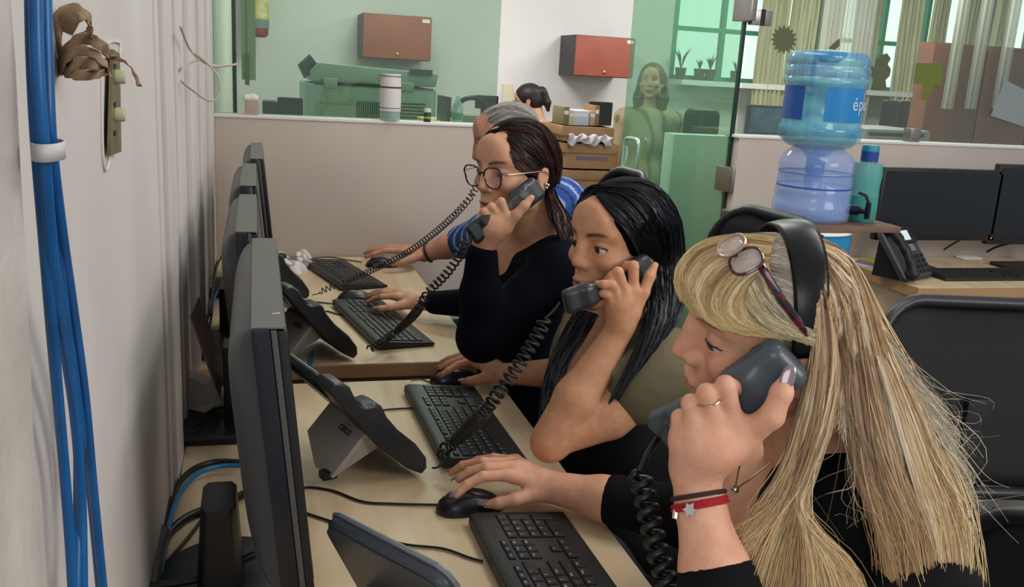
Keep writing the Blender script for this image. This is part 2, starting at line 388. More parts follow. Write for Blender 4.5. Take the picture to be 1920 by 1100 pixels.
# windows: green metal frames with separate panes, bright sky beyond
m_pane = glassy('window_pane', '#eef6f2', .0, gloss=.06)
k = 0
x = wx0
while x < 8.8:
    k += 1; f = MB()
    for zz in (wz, wz+.38, wz+1.35, 3.15): f.box((x, FY-.01, zz), (x+1.3, FY+.04, zz+.035))
    for i in range(4): f.box((x+i*.422, FY-.012, wz), (x+i*.422+.034, FY+.042, 3.18))
    fr = f.build('window_%d' % (k+2), m_green if k < 3 else mat('grey_window_frame', '#8f9389', .5), kind='structure')
    for i in range(3):
        for a, b in ((wz+.035, wz+.38), (wz+.415, wz+1.35), (wz+1.385, 3.15)):
            MB().box((x+i*.422+.03, FY+.01, a), (x+i*.422+.426, FY+.016, b)).build('pane', m_pane, fr, smooth=False)
    MB().box((x+1.3, FY-.02, wz), (x+1.5, FY+.1, 3.2)).build('trim_%d' % (30+k), m_far, kind='structure')
    x += 1.5
MB().box((wx0-1, 9.6, -1), (16, 9.62, 5)).build('sky_backdrop', mat('bright_sky', '#fafcfb', emit=1.25), kind='structure', smooth=False)
# ---------------------------------------------------------------- glass door swung open into the far room
hx, hy = 1.925, PY+.05; fe = np.array([1.80, 4.40]); dv = fe-np.array([hx, hy]); dl = float(np.linalg.norm(dv)); ang = math.atan2(dv[1], dv[0])
gd = thing('glass_door', 'tinted green glass door standing open on steel hinges in the partition', 'door', (hx, hy, 0), ang)
MB().box((0, -.005, .02), (dl, .005, 2.6)).build('door_glass', g_door, gd, smooth=False)
MB().box((-.004, -.0065, .02), (.012, .0065, 2.6)).build('glass_edge', mat('dark_glass_edge', '#12332a', .2), gd)
for z in (1.065, 1.76, .35):
    h = MB(); h.box((-.05, -.014, z-.05), (.07, .014, z+.05)); h.tube([(-.0, 0, z-.055), (-.0, 0, z+.055)], .014, 10); h.build('hinge', m_steel, gd, bevel=.002)
hp = [(.86, .0, .80), (.86, -.055, .80), (.86, -.075, .83), (.86, -.075, 1.02), (.86, -.055, 1.05), (.86, 0, 1.05)]
hz0 = YP(1172, 318, 4.3)[2]; hz1 = YP(1172, 258, 4.3)[2]
def hand_loop(y):
    c = [(.83, y, hz0), (.83, y, hz1), (.67, y, hz1), (.67, y, hz0)]; pts = []
    for i in range(4):
        for a in range(6):
            t = math.radians(180+90*0+a*18); 
        pts.append(c[i])
    P = []
    r = .035
    for (cx, cz, a0) in ((.83-r, hz1-r, 0), (.69+r, hz1-r, 90), (.69+r, hz0+r, 180), (.83-r, hz0+r, 270)):
        for i in range(6): a = math.radians(a0+i*18); P.append((cx+r*math.cos(a), y, cz+r*math.sin(a)))
    return P+[P[0]]
MB().tube(hand_loop(.03), .010, 8).build('handle', mat('pale_steel', '#b9d8c8', .25, .6), gd)
# patch clamps and spider clips of the right glass
for (px, py) in ((1428, 33), ):
    p = YP(px, py, PY+.03); t = thing('glass_clamp', 'square steel clamp holding the top of the glass beside the door', 'clamp', p)
    MB().box((-.045, -.006, -.03), (.045, .03, .03)).build('plate', m_steel, t, bevel=.002); MB().box((-.006, -.009, -.032), (.012, -.004, .032)).build('slot', mat('black_gap', '#111111', .6), t)
p = YP(1712, 262, PY+.03); MB().box((p[0]-.025, p[1]-.012, TZ+.012), (p[0]+.025, p[1]+.04, TZ+.07)).build('glass_clip', m_steel, bevel=.002, label='small steel clip gripping the glass on the right partition ledge', cat='clip')
# curtains in the far room: pleated strips
m_cur = mat('curtain_cloth', '#b4b08c', .8, trans=0, col2='#c9c6a6', scale=3, stretch=(6, 1, .3))
cz = .85
spans = [(1432, 1478, 'dull'), (1488, 1530, 'x'), (1545, 1570, 'x'), (1606, 1650, 'x'), (1690, 1730, 'x'), (1752, 1775, 'x'), (1800, 1830, 'x'), (1868, 1885, 'x')]
for i, (a, b, _) in enumerate(spans):
    xa = YP(a-6, 60, FY-.22)[0]; xb = YP(b-2, 60, FY-.22)[0]; n = 24; g = []
    for z in np.linspace(cz, 3.1, 12):
        g.append([(xa+(xb-xa)*j/n+.01*math.sin(z*3+i), FY-.22+.03*math.sin(j*1.55+i)+.008*math.sin(z*4+j), z) for j in range(n+1)])
    MB().sheet(g).build('curtain', m_cur, solid=.004, label=['pleated beige curtain nearest the glass door', 'pleated beige curtain behind the sun cutout', 'narrow beige curtain left of the water bottle top', 'beige curtain behind the flower cutout above the blue bottle', 'beige curtain left of the green square cutout', 'narrow beige curtain by the brown wardrobe', 'beige curtain strip in front of the brown wardrobe', 'beige curtain strip at the far right edge'][i], cat='curtain', group='pleated curtains at the far windows')
m_sheer = mat('sheer_cloth', '#f1f1ea', .8, alpha=.45)
xa, xb = YP(1540, 60, FY-.3)[0], YP(1640, 60, FY-.3)[0]
MB().sheet([[(xa+(xb-xa)*j/60, FY-.3+.02*math.sin(j*1.2), z) for j in range(61)] for z in (.9, 2., 3.1)]).build('sheer_curtain', m_sheer, solid=.002, label='white sheer curtain glowing in front of the window above the water bottle', cat='curtain')
# ================================================================ FAR ROOM CONTENTS
m_red = mat('red_laminate', '#a2594a', .5, col2='#975040', scale=5); m_dk = mat('dark_edge', '#39363a', .5); m_lab = mat('label_white', '#e8e6dd', .6)
def cabinet(x0, x1, z0, z1, y, label, key):
    t = thing('wall_cabinet', label, 'cabinet', (x0, y, z0), group='red flap cabinets on the far wall'); w_, h_ = x1-x0, z1-z0
    MB().box((0, -.36, 0), (w_, 0, h_)).build('body', m_dk, t, bevel=.004)
    MB().box((.0, -.385, .005), (w_, -.362, h_-.004)).build('door', m_red, t, bevel=.003)
    MB().lathe([(.012, 0), (.012, .006), (.006, .009)], n=12, M=Matrix.Translation((w_*key, -.386, h_*.12)) @ Matrix.Rotation(math.pi/2, 4, 'X')).build('lock', mat('brass', '#b99a55', .3, .8), t)
    MB().box((w_*.86, -.388, h_*.86), (w_*.97, -.386, h_*.94)).build('sticker', m_lab, t)
cy = FY-.385
a, b, c, d = YP(682, 27, cy), YP(810, 33, cy), YP(685, 110, cy), YP(1192, 71, cy)
cabinet(a[0], b[0], YP(750, 112, cy)[2], YP(750, 28, cy)[2], FY-.002, 'red wall cabinet hanging above the photocopier', .5)
e = YP(1082, 66, cy); cabinet(e[0], d[0], YP(1120, 144, cy)[2], YP(1120, 67, cy)[2], FY-.002, 'red wall cabinet hanging above the seated woman and the boxes', .5)
# photocopier, seen from behind
CY = 5.0; m_cop = mat('copier_plastic', '#7d9a8b', .45); m_cop2 = mat('copier_dark', '#34403b', .5)
xa, xb = YP(571, 200, CY)[0], YP(818, 200, CY)[0]; zt = YP(700, 158, CY)[2]; ztop = YP(700, 128, CY)[2]
cop = thing('photocopier', 'grey office photocopier behind the glass seen from its back', 'copier', (xa, CY, 0)); cw = xb-xa
MB().box((0, 0, .02), (cw, .6, zt-.012)).build('body', m_cop, cop, bevel=.012)
MB().prism([(.03, zt), (.03, zt+.05), (.07, ztop+.015), (cw+.01, ztop-.01), (cw, zt)], .02, .56, Matrix(((1, 0, 0, 0), (0, 0, 1, 0), (0, 1, 0, 0), (0, 0, 0, 1)))).build('lid', m_cop, cop, bevel=.01)
MB().tube([(.03, .1, zt+.03), (.0, .1, zt+.07), (.05, .1, zt+.11)], .035, 10).build('lid_end', m_cop2, cop)
for u in (.14, .72):
    MB().box((cw*u, -.012, zt-.03), (cw*u+.07, .02, zt+.02)).build('hinge', m_cop, cop, bevel=.004)
MB().box((.05, -.002, zt-.016), (cw-.02, .02, zt-.008)).build('seam', m_cop2, cop)
v = MB()
for i in range(16): v.box((.27+i*.0115, -.004, zt-.22), (.27+i*.0115+.005, .004, zt-.09))
v.build('vent', m_cop2, cop, kind='stuff')
v = MB()
for i in range(9): v.box((.49, -.004, zt-.24+i*.018), (cw-.06, .004, zt-.24+i*.018+.007))
v.build('side_vent', m_cop2, cop, kind='stuff')
MB().box((.08, -.005, zt-.11), (.25, .004, zt-.05)).build('panel', m_cop, cop, bevel=.002); MB().box((.55, -.004, zt+.06), (.67, .03, zt+.09)).build('plate', m_cop2, cop)
# things on the ledge of the partition
LZ = TZ+.012; LY = PY+.02
def on_ledge(px): return YP(px, 225, LY)[0]
bx = on_ledge(471); t = thing('tissue_box', 'small beige box with crumpled tissue on the ledge at the left end', 'box', (bx, LY, LZ))
MB().box((-.022, -.012, 0), (.026, .02, .052)).build('carton', mat('beige_card', '#a8968a', .7), t, bevel=.002)
f = Field(); rr = random.Random(3); pp = mw(t).translation
for i in range(9): f.ell((pp[0]-.018+.004*i, pp[1]+.003, pp[2]+.056+.006*rr.random()), (.008+.004*rr.random(), .012, .012), k=.004)
V, Q = f.mesh(.0022); mesh_np('tissue', V, Q, mat('tissue_white', '#d9dccf', .8), t)
bx = on_ledge(731); bt = thing('sanitizer_bottle', 'tall clear pump bottle with a white label on the partition ledge', 'bottle', (bx, LY+.0, LZ))
hb = YP(731, 142, LY)[2]-LZ
MB().lathe([(.036, 0), (.038, .01), (.038, hb*.55), (.032, hb*.75), (.022, hb*.9), (.020, hb)], n=24).build('bottle_body', mat('cloudy_plastic', '#b5d0c8', .2, alpha=.55), bt)
MB().lathe([(.0395, .035), (.0395, .12), (.037, .17)], n=24, cap=False).build('label', mat('paper_label', '#d9d3d0', .6), bt)
for q in (.118, .045, .160): MB().lathe([(.0401, q), (.0401, q+.006 if q == .118 else q+.0025)], n=24, cap=False).build('print_line', mat('print_dark', '#40453f', .6), bt)
bx = on_ledge(801); pt = thing('pill_bottle', 'small dark jar with a white cap on the partition ledge', 'jar', (bx, LY, LZ))
MB().lathe([(.013, 0), (.014, .003), (.014, .032), (.011, .036)], n=18).build('jar_body', mat('dark_green_jar', '#27362b', .3), pt); MB().lathe([(.0135, .036), (.0135, .048), (.012, .049)], n=18).build('cap', mat('white_cap', '#cfd2c8', .5), pt)
MB().lathe([(.0143, .012), (.0143, .02)], n=18, cap=False).build('band', mat('yellow_green_band', '#8aa03e', .5), pt)
# dark post and hanging blind just behind the glass at its left end
xb0 = YP(438, 60, PY+.12)[0]; MB().box((xb0-.006, PY+.11, TZ-.3), (xb0+.008, PY+.13, 2.7)).build('trim_60', mat('dark_brown_post', '#2c1512', .6), kind='structure')
xb1 = YP(452, 60, 3.9)[0]; xb2 = YP(479, 60, 3.9)[0]
t = thing('roller_blind', 'pale yellow-green blind hanging behind the glass at the left', 'blind', (xb1, 3.9, YP(470, 150, 3.9)[2]))
zlow = 0; MB().box((0, 0, .0), (xb2-xb1, .004, 1.2)).build('fabric', mat('blind_cloth', '#b9bb95', .8, col2='#aaac84', scale=3), t)
MB().box((.012, -.012, -.02), (.03, -.004, .10)).build('cord_weight', mat('olive_plastic', '#6f7340', .5), t); MB().tube([(.021, -.008, .1), (.02, -.01, .6), (.022, -.01, 1.2)], .0016, 5).build('cord', m_dk, t)
# fire extinguisher on the far wall
ex = YP(487, 70, 6.8); t = thing('fire_extinguisher', 'red fire extinguisher with a yellow label hanging on the far wall', 'extinguisher', (ex[0], 6.8, ex[2]))
MB().lathe([(.04, 0), (.06, .02), (.062, .45), (.05, .52), (.02, .56), (.02, .62)], n=20).build('cylinder', mat('ext_red', '#8e2020', .3), t)
MB().lathe([(.0632, .06), (.0632, .12)], n=20, cap=False).build('grey_band', mat('grey_band', '#7a8488', .5), t); MB().lathe([(.0634, .12), (.0634, .42)], n=20, cap=False).build('label', mat('yellow_label', '#c9b23a', .5, col2='#e7dfb0', scale=22), t)
# small monitors / devices just beyond the glass
m_scr = mat('dark_screen', '#141a1e', .25); m_blk = mat('black_plastic', '#17181a', .45, bump=.15, bscale=300)
def flat_monitor(px0, py0, px1, py1, Y, label, tilt=0, scr=None, group=None, stand=True, rz=0, name='monitor'):
    a, b = YP(px0, py0, Y), YP(px1, py1, Y); w_, h_ = b[0]-a[0], a[2]-b[2]
    t = thing(name, label, 'monitor', ((a[0]+b[0])/2, Y, b[2]), rot=(tilt, 0, rz), group=group)
    MB().rbox((-w_/2, -h_/2, 0), (w_/2, h_/2, .03), .006, M=Matrix.Translation((0, .03, h_/2)) @ Matrix.Rotation(math.pi/2, 4, 'X')).build('case', m_blk, t)
    MB().box((-w_/2+.012, -.0015, .024), (w_/2-.012, .001, h_-.012)).build('screen', scr or m_scr, t)
    if stand:
        MB().box((-.03, .02, -.12), (.03, .045, h_*.4)).build('neck', m_blk, t); MB().rbox((-.11, -.07, -.125), (.11, .12, -.112), .03).build('foot', m_blk, t)
    return t
flat_monitor(520, 182, 568, 222, 4.2, 'dark monitor left of the photocopier behind the glass')
flat_monitor(893, 178, 934, 205, 5.6, 'dark monitor beyond the grey-haired man seen through the glass')
flat_monitor(1107, 190, 1146, 236, 5.2, 'dark monitor on the desk of boxes beyond the door gap')
fm = MB().box((YP(492, 190, 4.15)[0], 4.15, YP(500, 222, 4.15)[2]-.1), (YP(520, 190, 4.15)[0], 4.3, YP(500, 190, 4.15)[2])); fm.build('black_printer', m_blk, bevel=.006, label='low black machine between the tissue box and the photocopier', cat='printer')
# desks in the far room
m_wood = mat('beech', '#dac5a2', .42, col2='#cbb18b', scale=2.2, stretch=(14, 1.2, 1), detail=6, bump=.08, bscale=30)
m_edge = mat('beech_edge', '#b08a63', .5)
def far_desk(x0, x1, y0, y1, z, label):
    t = thing('far_desk', label, 'desk', (x0, y0, 0)); MB().box((0, 0, z-.03), (x1-x0, y1-y0, z)).build('desktop', m_wood, t, bevel=.003)
    MB().box((.02, .05, 0), (.04, y1-y0-.05, z-.03)).build('side_panel', m_wood, t); MB().box((x1-x0-.04, .05, 0), (x1-x0-.02, y1-y0-.05, z-.03)).build('side_panel', m_wood, t)
far_desk(.08, .62, 4.1, 4.8, 1.08, 'raised far desk carrying the monitor left of the photocopier')
far_desk(1.35, 2.5, 5.25, 5.85, .74, 'far desk behind the seated woman in maroon')
# cardboard boxes and papers seen through the gap
m_card = mat('cardboard', '#a88766', .8, col2='#9a724e', scale=5); m_card2 = mat('cardboard_dark', '#8d6644', .8)
BY = 4.7
def carton(px0, py0, px1, py1, Y, dep, label):
    a, b = YP(px0, py0, Y), YP(px1, py1, Y); t = thing('cardboard_box', label, 'box', (a[0], Y, b[2]), group='cardboard boxes beyond the door gap'); w_, h_ = b[0]-a[0], a[2]-b[2]
    MB().box((0, 0, 0), (w_, dep, h_)).build('carton', m_card, t, bevel=.004); MB().box((-.012, -.01, h_-.05), (w_*.97, dep+.01, h_-.0)).build('lid_flap', m_card, t, bevel=.003)
    MB().box((w_*.2, -.002, h_*.35), (w_*.8, .002, h_*.5)).build('print', mat('purple_print', '#75607a', .7), t)
    return t
carton(1058, 236, 1150, 268, BY, .35, 'open shallow cardboard box of papers on top of the stack')
carton(1062, 268, 1158, 318, BY, .35, 'cardboard box in the middle of the stack')
carton(1055, 318, 1160, 420, BY, .35, 'big cardboard box at the bottom of the stack')
pf = MB(); a = YP(1065, 252, BY-.02); b = YP(1145, 275, BY-.02)
n = 48; g = [[(a[0]+(b[0]-a[0])*j/n, BY-.03-.014*math.sin(j*.7+i*.6), a[2]+(b[2]-a[2])*i/9*(.8+.2*math.sin(j*.31))+.008*math.sin(j*.5+i)) for j in range(n+1)] for i in range(10)]
MB().sheet(g).build('paper_sheets', mat('pale_paper', '#cfc7cf', .7), solid=.004, label='crumpled white papers hanging out of the open cardboard box', cat='papers')
# binders and books on the boxes
rr = random.Random(9); px = 1058
for i, (w_, top, colr, lab) in enumerate(((9, 200, '#7d7352', 'olive binder standing at the left of the row on the boxes'), (7, 206, '#c9c19a', 'cream binder second in the row on the boxes'), (30, 207, '#c6ccd8', 'wide pale blue folder facing out on the boxes'), (9, 208, '#b9a48c', 'tan folder leaning right of the pale blue folder'), (6, 198, '#8f6a4a', 'thin brown folder at the right of the row'))):
    a, b = YP(px, top, BY+.1), YP(px+w_, 236, BY+.1); t = thing('binder', lab, 'binder', (a[0], BY+.1, b[2]), group='binders on the boxes'); ww, hh = b[0]-a[0], a[2]-b[2]
    MB().box((0, 0, 0), (ww*.92, .2, hh)).build('cover', mat('binder_%d' % i, colr, .6), t, bevel=.002); MB().box((.003, -.001, hh*.6), (ww*.8, .002, hh*.8)).build('spine_label', m_lab, t)
    px += w_+1
# window screen with picture, monitors, printer behind the right glass
m_pic = mat('screen_picture', '#16405e', .3, col2='#6d7f94', scale=6, emit=.15)
flat_monitor(1405, 196, 1474, 258, 4.4, 'monitor with a blue snowy picture beside the door glass', scr=m_pic)
t = flat_monitor(1628, 186, 1712, 252, 4.6, 'dark monitor tilted in front of the curtains', tilt=0, rz=.75)
t = flat_monitor(1668, 188, 1722, 250, 5.0, 'second dark monitor behind the tilted one', rz=.7)
a, b = YP(1625, 232, 4.0), YP(1745, 262, 4.0); t = thing('laser_printer', 'pale grey office printer behind the right partition glass', 'printer', (a[0], 4.0, b[2]-.15))
MB().box((0, 0, 0), (b[0]-a[0], .4, a[2]-b[2]+.13)).build('body', mat('printer_grey', '#8f968c', .5), t, bevel=.02); MB().box((.02, -.01, .16), (b[0]-a[0]-.05, .3, .178)).build('tray', m_dk, t, bevel=.003); MB().box((.01, -.004, .13), (.14, .004, .145)).build('red_strip', mat('red_strip', '#9c3a2c', .5), t)
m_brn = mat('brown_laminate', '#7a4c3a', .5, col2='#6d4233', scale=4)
a = YP(1750, 78, 5.2); b = YP(1922, 270, 5.2); t = thing('wardrobe', 'tall brown wardrobe behind the glass at the right', 'wardrobe', (a[0], 5.2, 0)); H_ = a[2]  # a reflection in the right glass, modelled as a shallow solid cabinet
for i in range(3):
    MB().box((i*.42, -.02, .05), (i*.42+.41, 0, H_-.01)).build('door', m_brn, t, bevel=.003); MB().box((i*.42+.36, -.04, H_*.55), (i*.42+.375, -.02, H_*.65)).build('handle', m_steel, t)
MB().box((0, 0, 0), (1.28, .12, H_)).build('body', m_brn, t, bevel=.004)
# paper cutouts taped on the right glass
GY = PY+.036; m_cut = mat('dull_green_card', '#5b6148', .8); m_cut2 = mat('olive_card', '#6c7636', .8)
def cutout(poly, name, lab, m, cat='cutout'):
    P = [YP(x, y, GY) for x, y in poly]; c = np.mean(P, 0); mb = MB()
    mb.prism([(p[0]-c[0], p[2]-c[2]) for p in P], -.0015, .0015, Matrix(((1, 0, 0, 0), (0, 0, 1, 0), (0, 1, 0, 0), (0, 0, 0, 1))))
    o = mb.build(name, m, smooth=False); o.location = c; return tag(o, lab, cat, 'paper cutouts taped on the glass')
pts = []
for i in range(32):
    a = 2*math.pi*i/32; r = 25 if i % 2 == 0 else 18; pts.append((1470+r*math.cos(a), 74+(r*1.1)*math.sin(a)))
cutout(pts, 'sun_cutout', 'dull green sun-shaped paper cutout on the glass', m_cut)
fl = [(1652, 103), (1663, 100), (1670, 110), (1664, 120), (1670, 130), (1668, 142), (1660, 150), (1662, 166), (1650, 169), (1637, 168), (1640, 150), (1633, 142), (1625, 140), (1622, 130), (1632, 124), (1640, 126), (1643, 112)]
cutout(fl, 'figure_cutout', 'dull green bumpy flower-shaped paper cutout on the glass', m_cut)
cutout([(1719, 118), (1768, 119), (1766, 161), (1752, 159), (1738, 189), (1729, 188), (1733, 158), (1714, 156)], 'sign_cutout', 'olive square paper cutout with a short stem on the glass', m_cut2)
cutout([(1553, 91), (1562, 82), (1574, 72), (1574, 86), (1566, 93)], 'leaf_cutout', 'small dark leaf-shaped paper cutout above the water bottle', m_cut)
cutout([(1885, 150), (1921, 168), (1921, 238), (1858, 217)], 'paper_sheet', 'tilted pale grey paper sheet on the glass at the right edge', mat('pale_grey_paper', '#8b9494', .8), 'paper')
# potted plants on the far sill
for i, (px, py, h_) in enumerate(((1275, 145, .14), (1310, 147, .07), (1330, 147, .1), (1378, 150, .08))):
    p = YP(px, py, FY-.12); t = thing('potted_plant', ['tall narrow potted plant on the far sill left of the window', 'small potted plant on the far sill second from left', 'leafy potted plant on the far sill third from left', 'small pot on the far sill beside the door edge'][i], 'plant', (p[0], FY-.12, wz), group='plants on the far window sill')
    MB().lathe([(.035, 0), (.045, .09), (.042, .09)], n=14).build('pot', mat('dark_pot', '#33423a', .6), t); lf = MB(); rr = random.Random(i)
    for k in range(8):
        a = rr.random()*6.28; x_, y_ = math.cos(a), math.sin(a); l = h_*(.8+.5*rr.random()); lf.tube([(0, 0, .08), (x_*l*.2, y_*l*.2, .08+l*.7), (x_*l*.45, y_*l*.45, .08+l)], [.006, .014, .002], 5, flat=.3)
    lf.build('leaves', mat('plant_green', '#2f5a3c', .6), t, kind='stuff')
MB().box((wx0, FY-.25, wz-.04), (9, FY+.02, wz)).build('trim_70', m_far, kind='structure')
# far low cabinet seen green through the door
a = YP(1262, 150, 6.2); MB().box((a[0], 6.2, 0), (a[0]+1.9, 6.7, .95)).build('low_cabinet', m_lab, bevel=.01, label='low white cabinet under the far windows seen through the green door glass', cat='cabinet')
# office chairs in the far room (simple backs seen)
def far_chair(px, py, Y, s, label, rz=0, holed=False, col=None):
    p = YP(px, py, Y); t = thing('office_chair', label, 'chair', (p[0], Y, 0), rz); mm = col or m_blk
    if holed:
        ring = [(.2*s*math.cos(a), .02*math.cos(2*a), p[2]-.2*s+.22*s*math.sin(a)) for a in np.linspace(0, 2*math.pi, 28)]; MB().tube(ring, .03*s, 8).build('back_ring', mm, t)
        MB().box((-.02, -.01, p[2]-.62*s), (.02, .02, p[2]-.2*s)).build('spine', mm, t)
    else:
        MB().rbox((-.22*s, -.26*s, -.02), (.22*s, .26*s, .02), .09*s, 5, M=Matrix.Translation((0, 0, p[2]-.26*s)) @ Matrix.Rotation(math.pi/2, 4, 'X')).build('backrest', mm, t)
    MB().rbox((-.24, -.24, .42), (.24, .24, .48), .08).build('seat', mm, t); MB().tube([(0, 0, .08), (0, 0, .42)], .03, 10).build('post', m_steel, t)
    b = MB()
    for k in range(5): a = k*1.2566; b.tube([(0, 0, .1), (.28*math.cos(a), .28*math.sin(a), .06)], [.025, .016], 8)
    b.build('star_base', m_blk, t); return t
far_chair(884, 186, 5.3, .5, 'round-backed black chair behind the glass left of the dark monitor', holed=True)
far_chair(1318, 203, 5.4, .55, 'dark chair seen through the green door glass')
far_desk(2.64, 3.9, 3.98, 5.2, 1.095, 'far desk by the right partition carrying the printer and tilted monitors')
cz_ = YP(1330, 254, 4.3)[2]; MB().box((YP(1264, 254, 4.3)[0], 4.3, 0), (2.62, 4.42, cz_)).build('cabinet', m_lab, bevel=.006, label='pale waist-high cabinet behind the green door glass carrying a monitor', cat='cabinet')
for i, px in enumerate((1788, 1832, 1884)):  # added strips: pale curtain showing through the cabinet's reflection
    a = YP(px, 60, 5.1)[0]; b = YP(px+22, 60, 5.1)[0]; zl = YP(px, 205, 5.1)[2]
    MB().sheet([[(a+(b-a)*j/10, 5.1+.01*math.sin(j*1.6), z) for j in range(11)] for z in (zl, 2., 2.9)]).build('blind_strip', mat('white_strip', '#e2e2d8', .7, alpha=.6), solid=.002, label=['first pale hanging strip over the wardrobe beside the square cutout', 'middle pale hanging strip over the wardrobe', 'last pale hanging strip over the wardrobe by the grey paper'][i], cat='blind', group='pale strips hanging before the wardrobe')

p = YP(952, 175, FY-.01); MB().box((p[0]-.04, FY-.012, p[2]-.07), (p[0]+.04, FY-.002, p[2]+.07)).build('wall_note', mat('cream_note', '#d8d2b4', .7), label='small cream note stuck on the far wall left of the red cabinet', cat='note')
p = YP(857, 232, 4.2); t = thing('small_bottle', 'small clear bottle with a green label beyond the ledge beside the grey-haired head', 'bottle', (p[0], 4.2, p[2])); MB().lathe([(.024, 0), (.026, .01), (.026, .08), (.01, .11), (.01, .125)], n=20).build('bottle_body', mat('cloudy_plastic'), t); MB().lathe([(.0265, .02), (.0265, .05)], n=20, cap=False).build('label', mat('green_label', '#3f8f5c', .5), t)
p = YP(845, 232, 4.25); MB().box((p[0]-.02, 4.25, p[2]), (p[0]+.0, 4.5, YP(845, 182, 4.25)[2])).build('standing_folder', m_dk, bevel=.002, label='dark folder standing upright right of the photocopier', cat='folder')
p = YP(879, 236, 4.25); MB().box((p[0]-.05, 4.3, p[2]), (p[0]+.07, 4.42, YP(879, 218, 4.25)[2])).build('grey_box', mat('grey_card', '#77706c', .7), bevel=.002, label='small grey box beside the green-labelled bottle', cat='box')
far_desk(YP(815, 236, 4.2)[0], YP(905, 236, 4.2)[0]+.05, 4.12, 4.7, YP(857, 232, 4.2)[2], 'narrow far desk behind the ledge right of the photocopier')
# ================================================================ THE ROW OF DESKS
DX = .552; DZ = .74
def desk(y0, y1, label, far_cut=0):
    t = thing('desk', label, 'desk', (WX, y0, 0)); w_ = DX-WX; l = y1-y0
    P = [(0.004, 0), (w_, 0), (w_, l-far_cut), (w_-far_cut*.8, l), (0.004, l)] if far_cut else [(0.004, 0), (w_, 0), (w_, l), (0.004, l)]
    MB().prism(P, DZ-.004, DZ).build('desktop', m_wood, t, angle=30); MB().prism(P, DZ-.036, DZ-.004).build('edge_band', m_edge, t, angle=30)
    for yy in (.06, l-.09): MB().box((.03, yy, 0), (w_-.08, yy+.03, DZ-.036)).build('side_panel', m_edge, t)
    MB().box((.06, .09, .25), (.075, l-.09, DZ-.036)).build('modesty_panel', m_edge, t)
    return t
desk(.62, 2.035, 'near beech desk under the two nearest keyboards')
desk(2.165, PY-.01, 'far beech desk against the partition with the two farther keyboards', .06)
MB().box((.03, 2.06, .55), (DX-.12, 2.13, .685)).build('cable_tray', mat('brown_shadow_wood', '#4b3327', .7), label='brown cable tray in the gap between the two desks', cat='tray')  # plain dark brown wood between the desks
# ---------------------------------------------------------------- monitors seen from their edge
m_navy = mat('navy_black_plastic', '#11161f', .3, bump=.1, bscale=400); m_grey = mat('grey_plastic', '#33363a', .38, bump=.15, bscale=300); m_strip = mat('grey_bezel', '#4f4e4e', .35)
m_back = mat('grey_back_shell', '#3a3e42', .4, bump=.12, bscale=300)
def edge_monitor(x, y0, y1, z0, z1, label, base, rz=0, tilt=.1):
    t = thing('computer_monitor', label, 'monitor', (x, y0, DZ), rz, group='monitors on the desk row'); L = y1-y0; a, b = z0-DZ, z1-DZ
    class PB(MB):
        def add(s, v, f): return MB.add(s, [(p[0]+(b-p[2])*tilt, p[1], p[2]) for p in v], f)
    # local: screen faces +x, near edge at y=0
    PB().box((0, 0, a), (.020, L, b)).build('side_case', m_navy, t, bevel=.003)
    PB().box((.0205, .002, a+.002), (.027, L-.002, b-.002)).build('bezel_frame', m_strip, t, bevel=.001)
    PB().box((.0272, .004, a+.003), (.037, L-.004, b-.003)).build('front_bezel', m_blk, t, bevel=.002)
    PB().box((.0368, .016, a+.02), (.0376, L-.016, b-.014)).build('screen', m_scr, t)
    PB().box((.001, .004, b-.0005), (.0365, L-.004, b+.0012)).build('top_strip', mat('grey_top', '#625f5c', .5), t)
    rings = []
    for u in np.linspace(0, 1, 9):
        e = 1-math.cos(u*math.pi/2); d = -.034*math.sin(u*math.pi/2); iy = .005+e*.10; iz = .004+e*.085; r = .012+.03*u; o = []
        for cy, cz, a0 in ((L-iy-r, b-iz-r, 0), (iy+r, b-iz-r, 90), (iy+r, a+iz+r, 180), (L-iy-r, a+iz+r, 270)):
            for i in range(5): q = math.radians(a0+i*22.5); o.append((d, cy+r*math.cos(q), cz+r*math.sin(q)))
        rings.append(o)
    PB().loft(rings).build('back_shell', m_back, t, angle=60)
    v = PB()
    for i in range(12): v.box((-.0345, L*.3+i*.014, b-.13), (-.033, L*.3+i*.014+.006, b-.10))
    v.build('vent_slots', m_blk, t, kind='stuff')
    m = L/2-.02
    if base == 'round':
        MB().lathe([(.125, 0), (.125, .006), (.118, .011), (.03, .015)], n=48, M=Matrix.Translation((-.035, m, 0)) @ Matrix.Scale(.85, 4, (1, 0, 0))).build('foot', m_grey, t, angle=50)
        g = Field(); q = mw(t).translation
        MB().loft([[(-.045+sx*.03*(1-.25*u), m+sy*.052*(1-.12*u), .012+u*.125) for sx, sy in ((-1, -.7), (-.7, -1), (.7, -1), (1, -.7), (1, .7), (.7, 1), (-.7, 1), (-1, .7))] for u in (0, .1, .5, .9, 1)]).build('neck', m_blk, t, bevel=.003)
    else:
        MB().rbox((-.14, m-.11, 0), (.09, m+.11, .018), .012).build('foot', m_blk, t); MB().box((-.03, m-.035, .016), (-.006, m+.035, a+.06)).build('neck', m_blk, t, bevel=.004)
    return t
M1 = edge_monitor(YP(469, 618, .965)[0]-.0, .965, 1.485, .852, 1.18, 'nearest black monitor seen from its side edge', 'round', rz=-.0)
edge_monitor(-.036, 1.60, 2.06, .85, 1.168, 'second monitor from the camera, grey side edge behind the nearest', 'square')
edge_monitor(-.036, 2.12, 2.58, .86, 1.178, 'third monitor from the camera in the row', 'square')
edge_monitor(-.016, 2.70, 3.22, .86, 1.178, 'farthest monitor in the row by the partition', 'square')
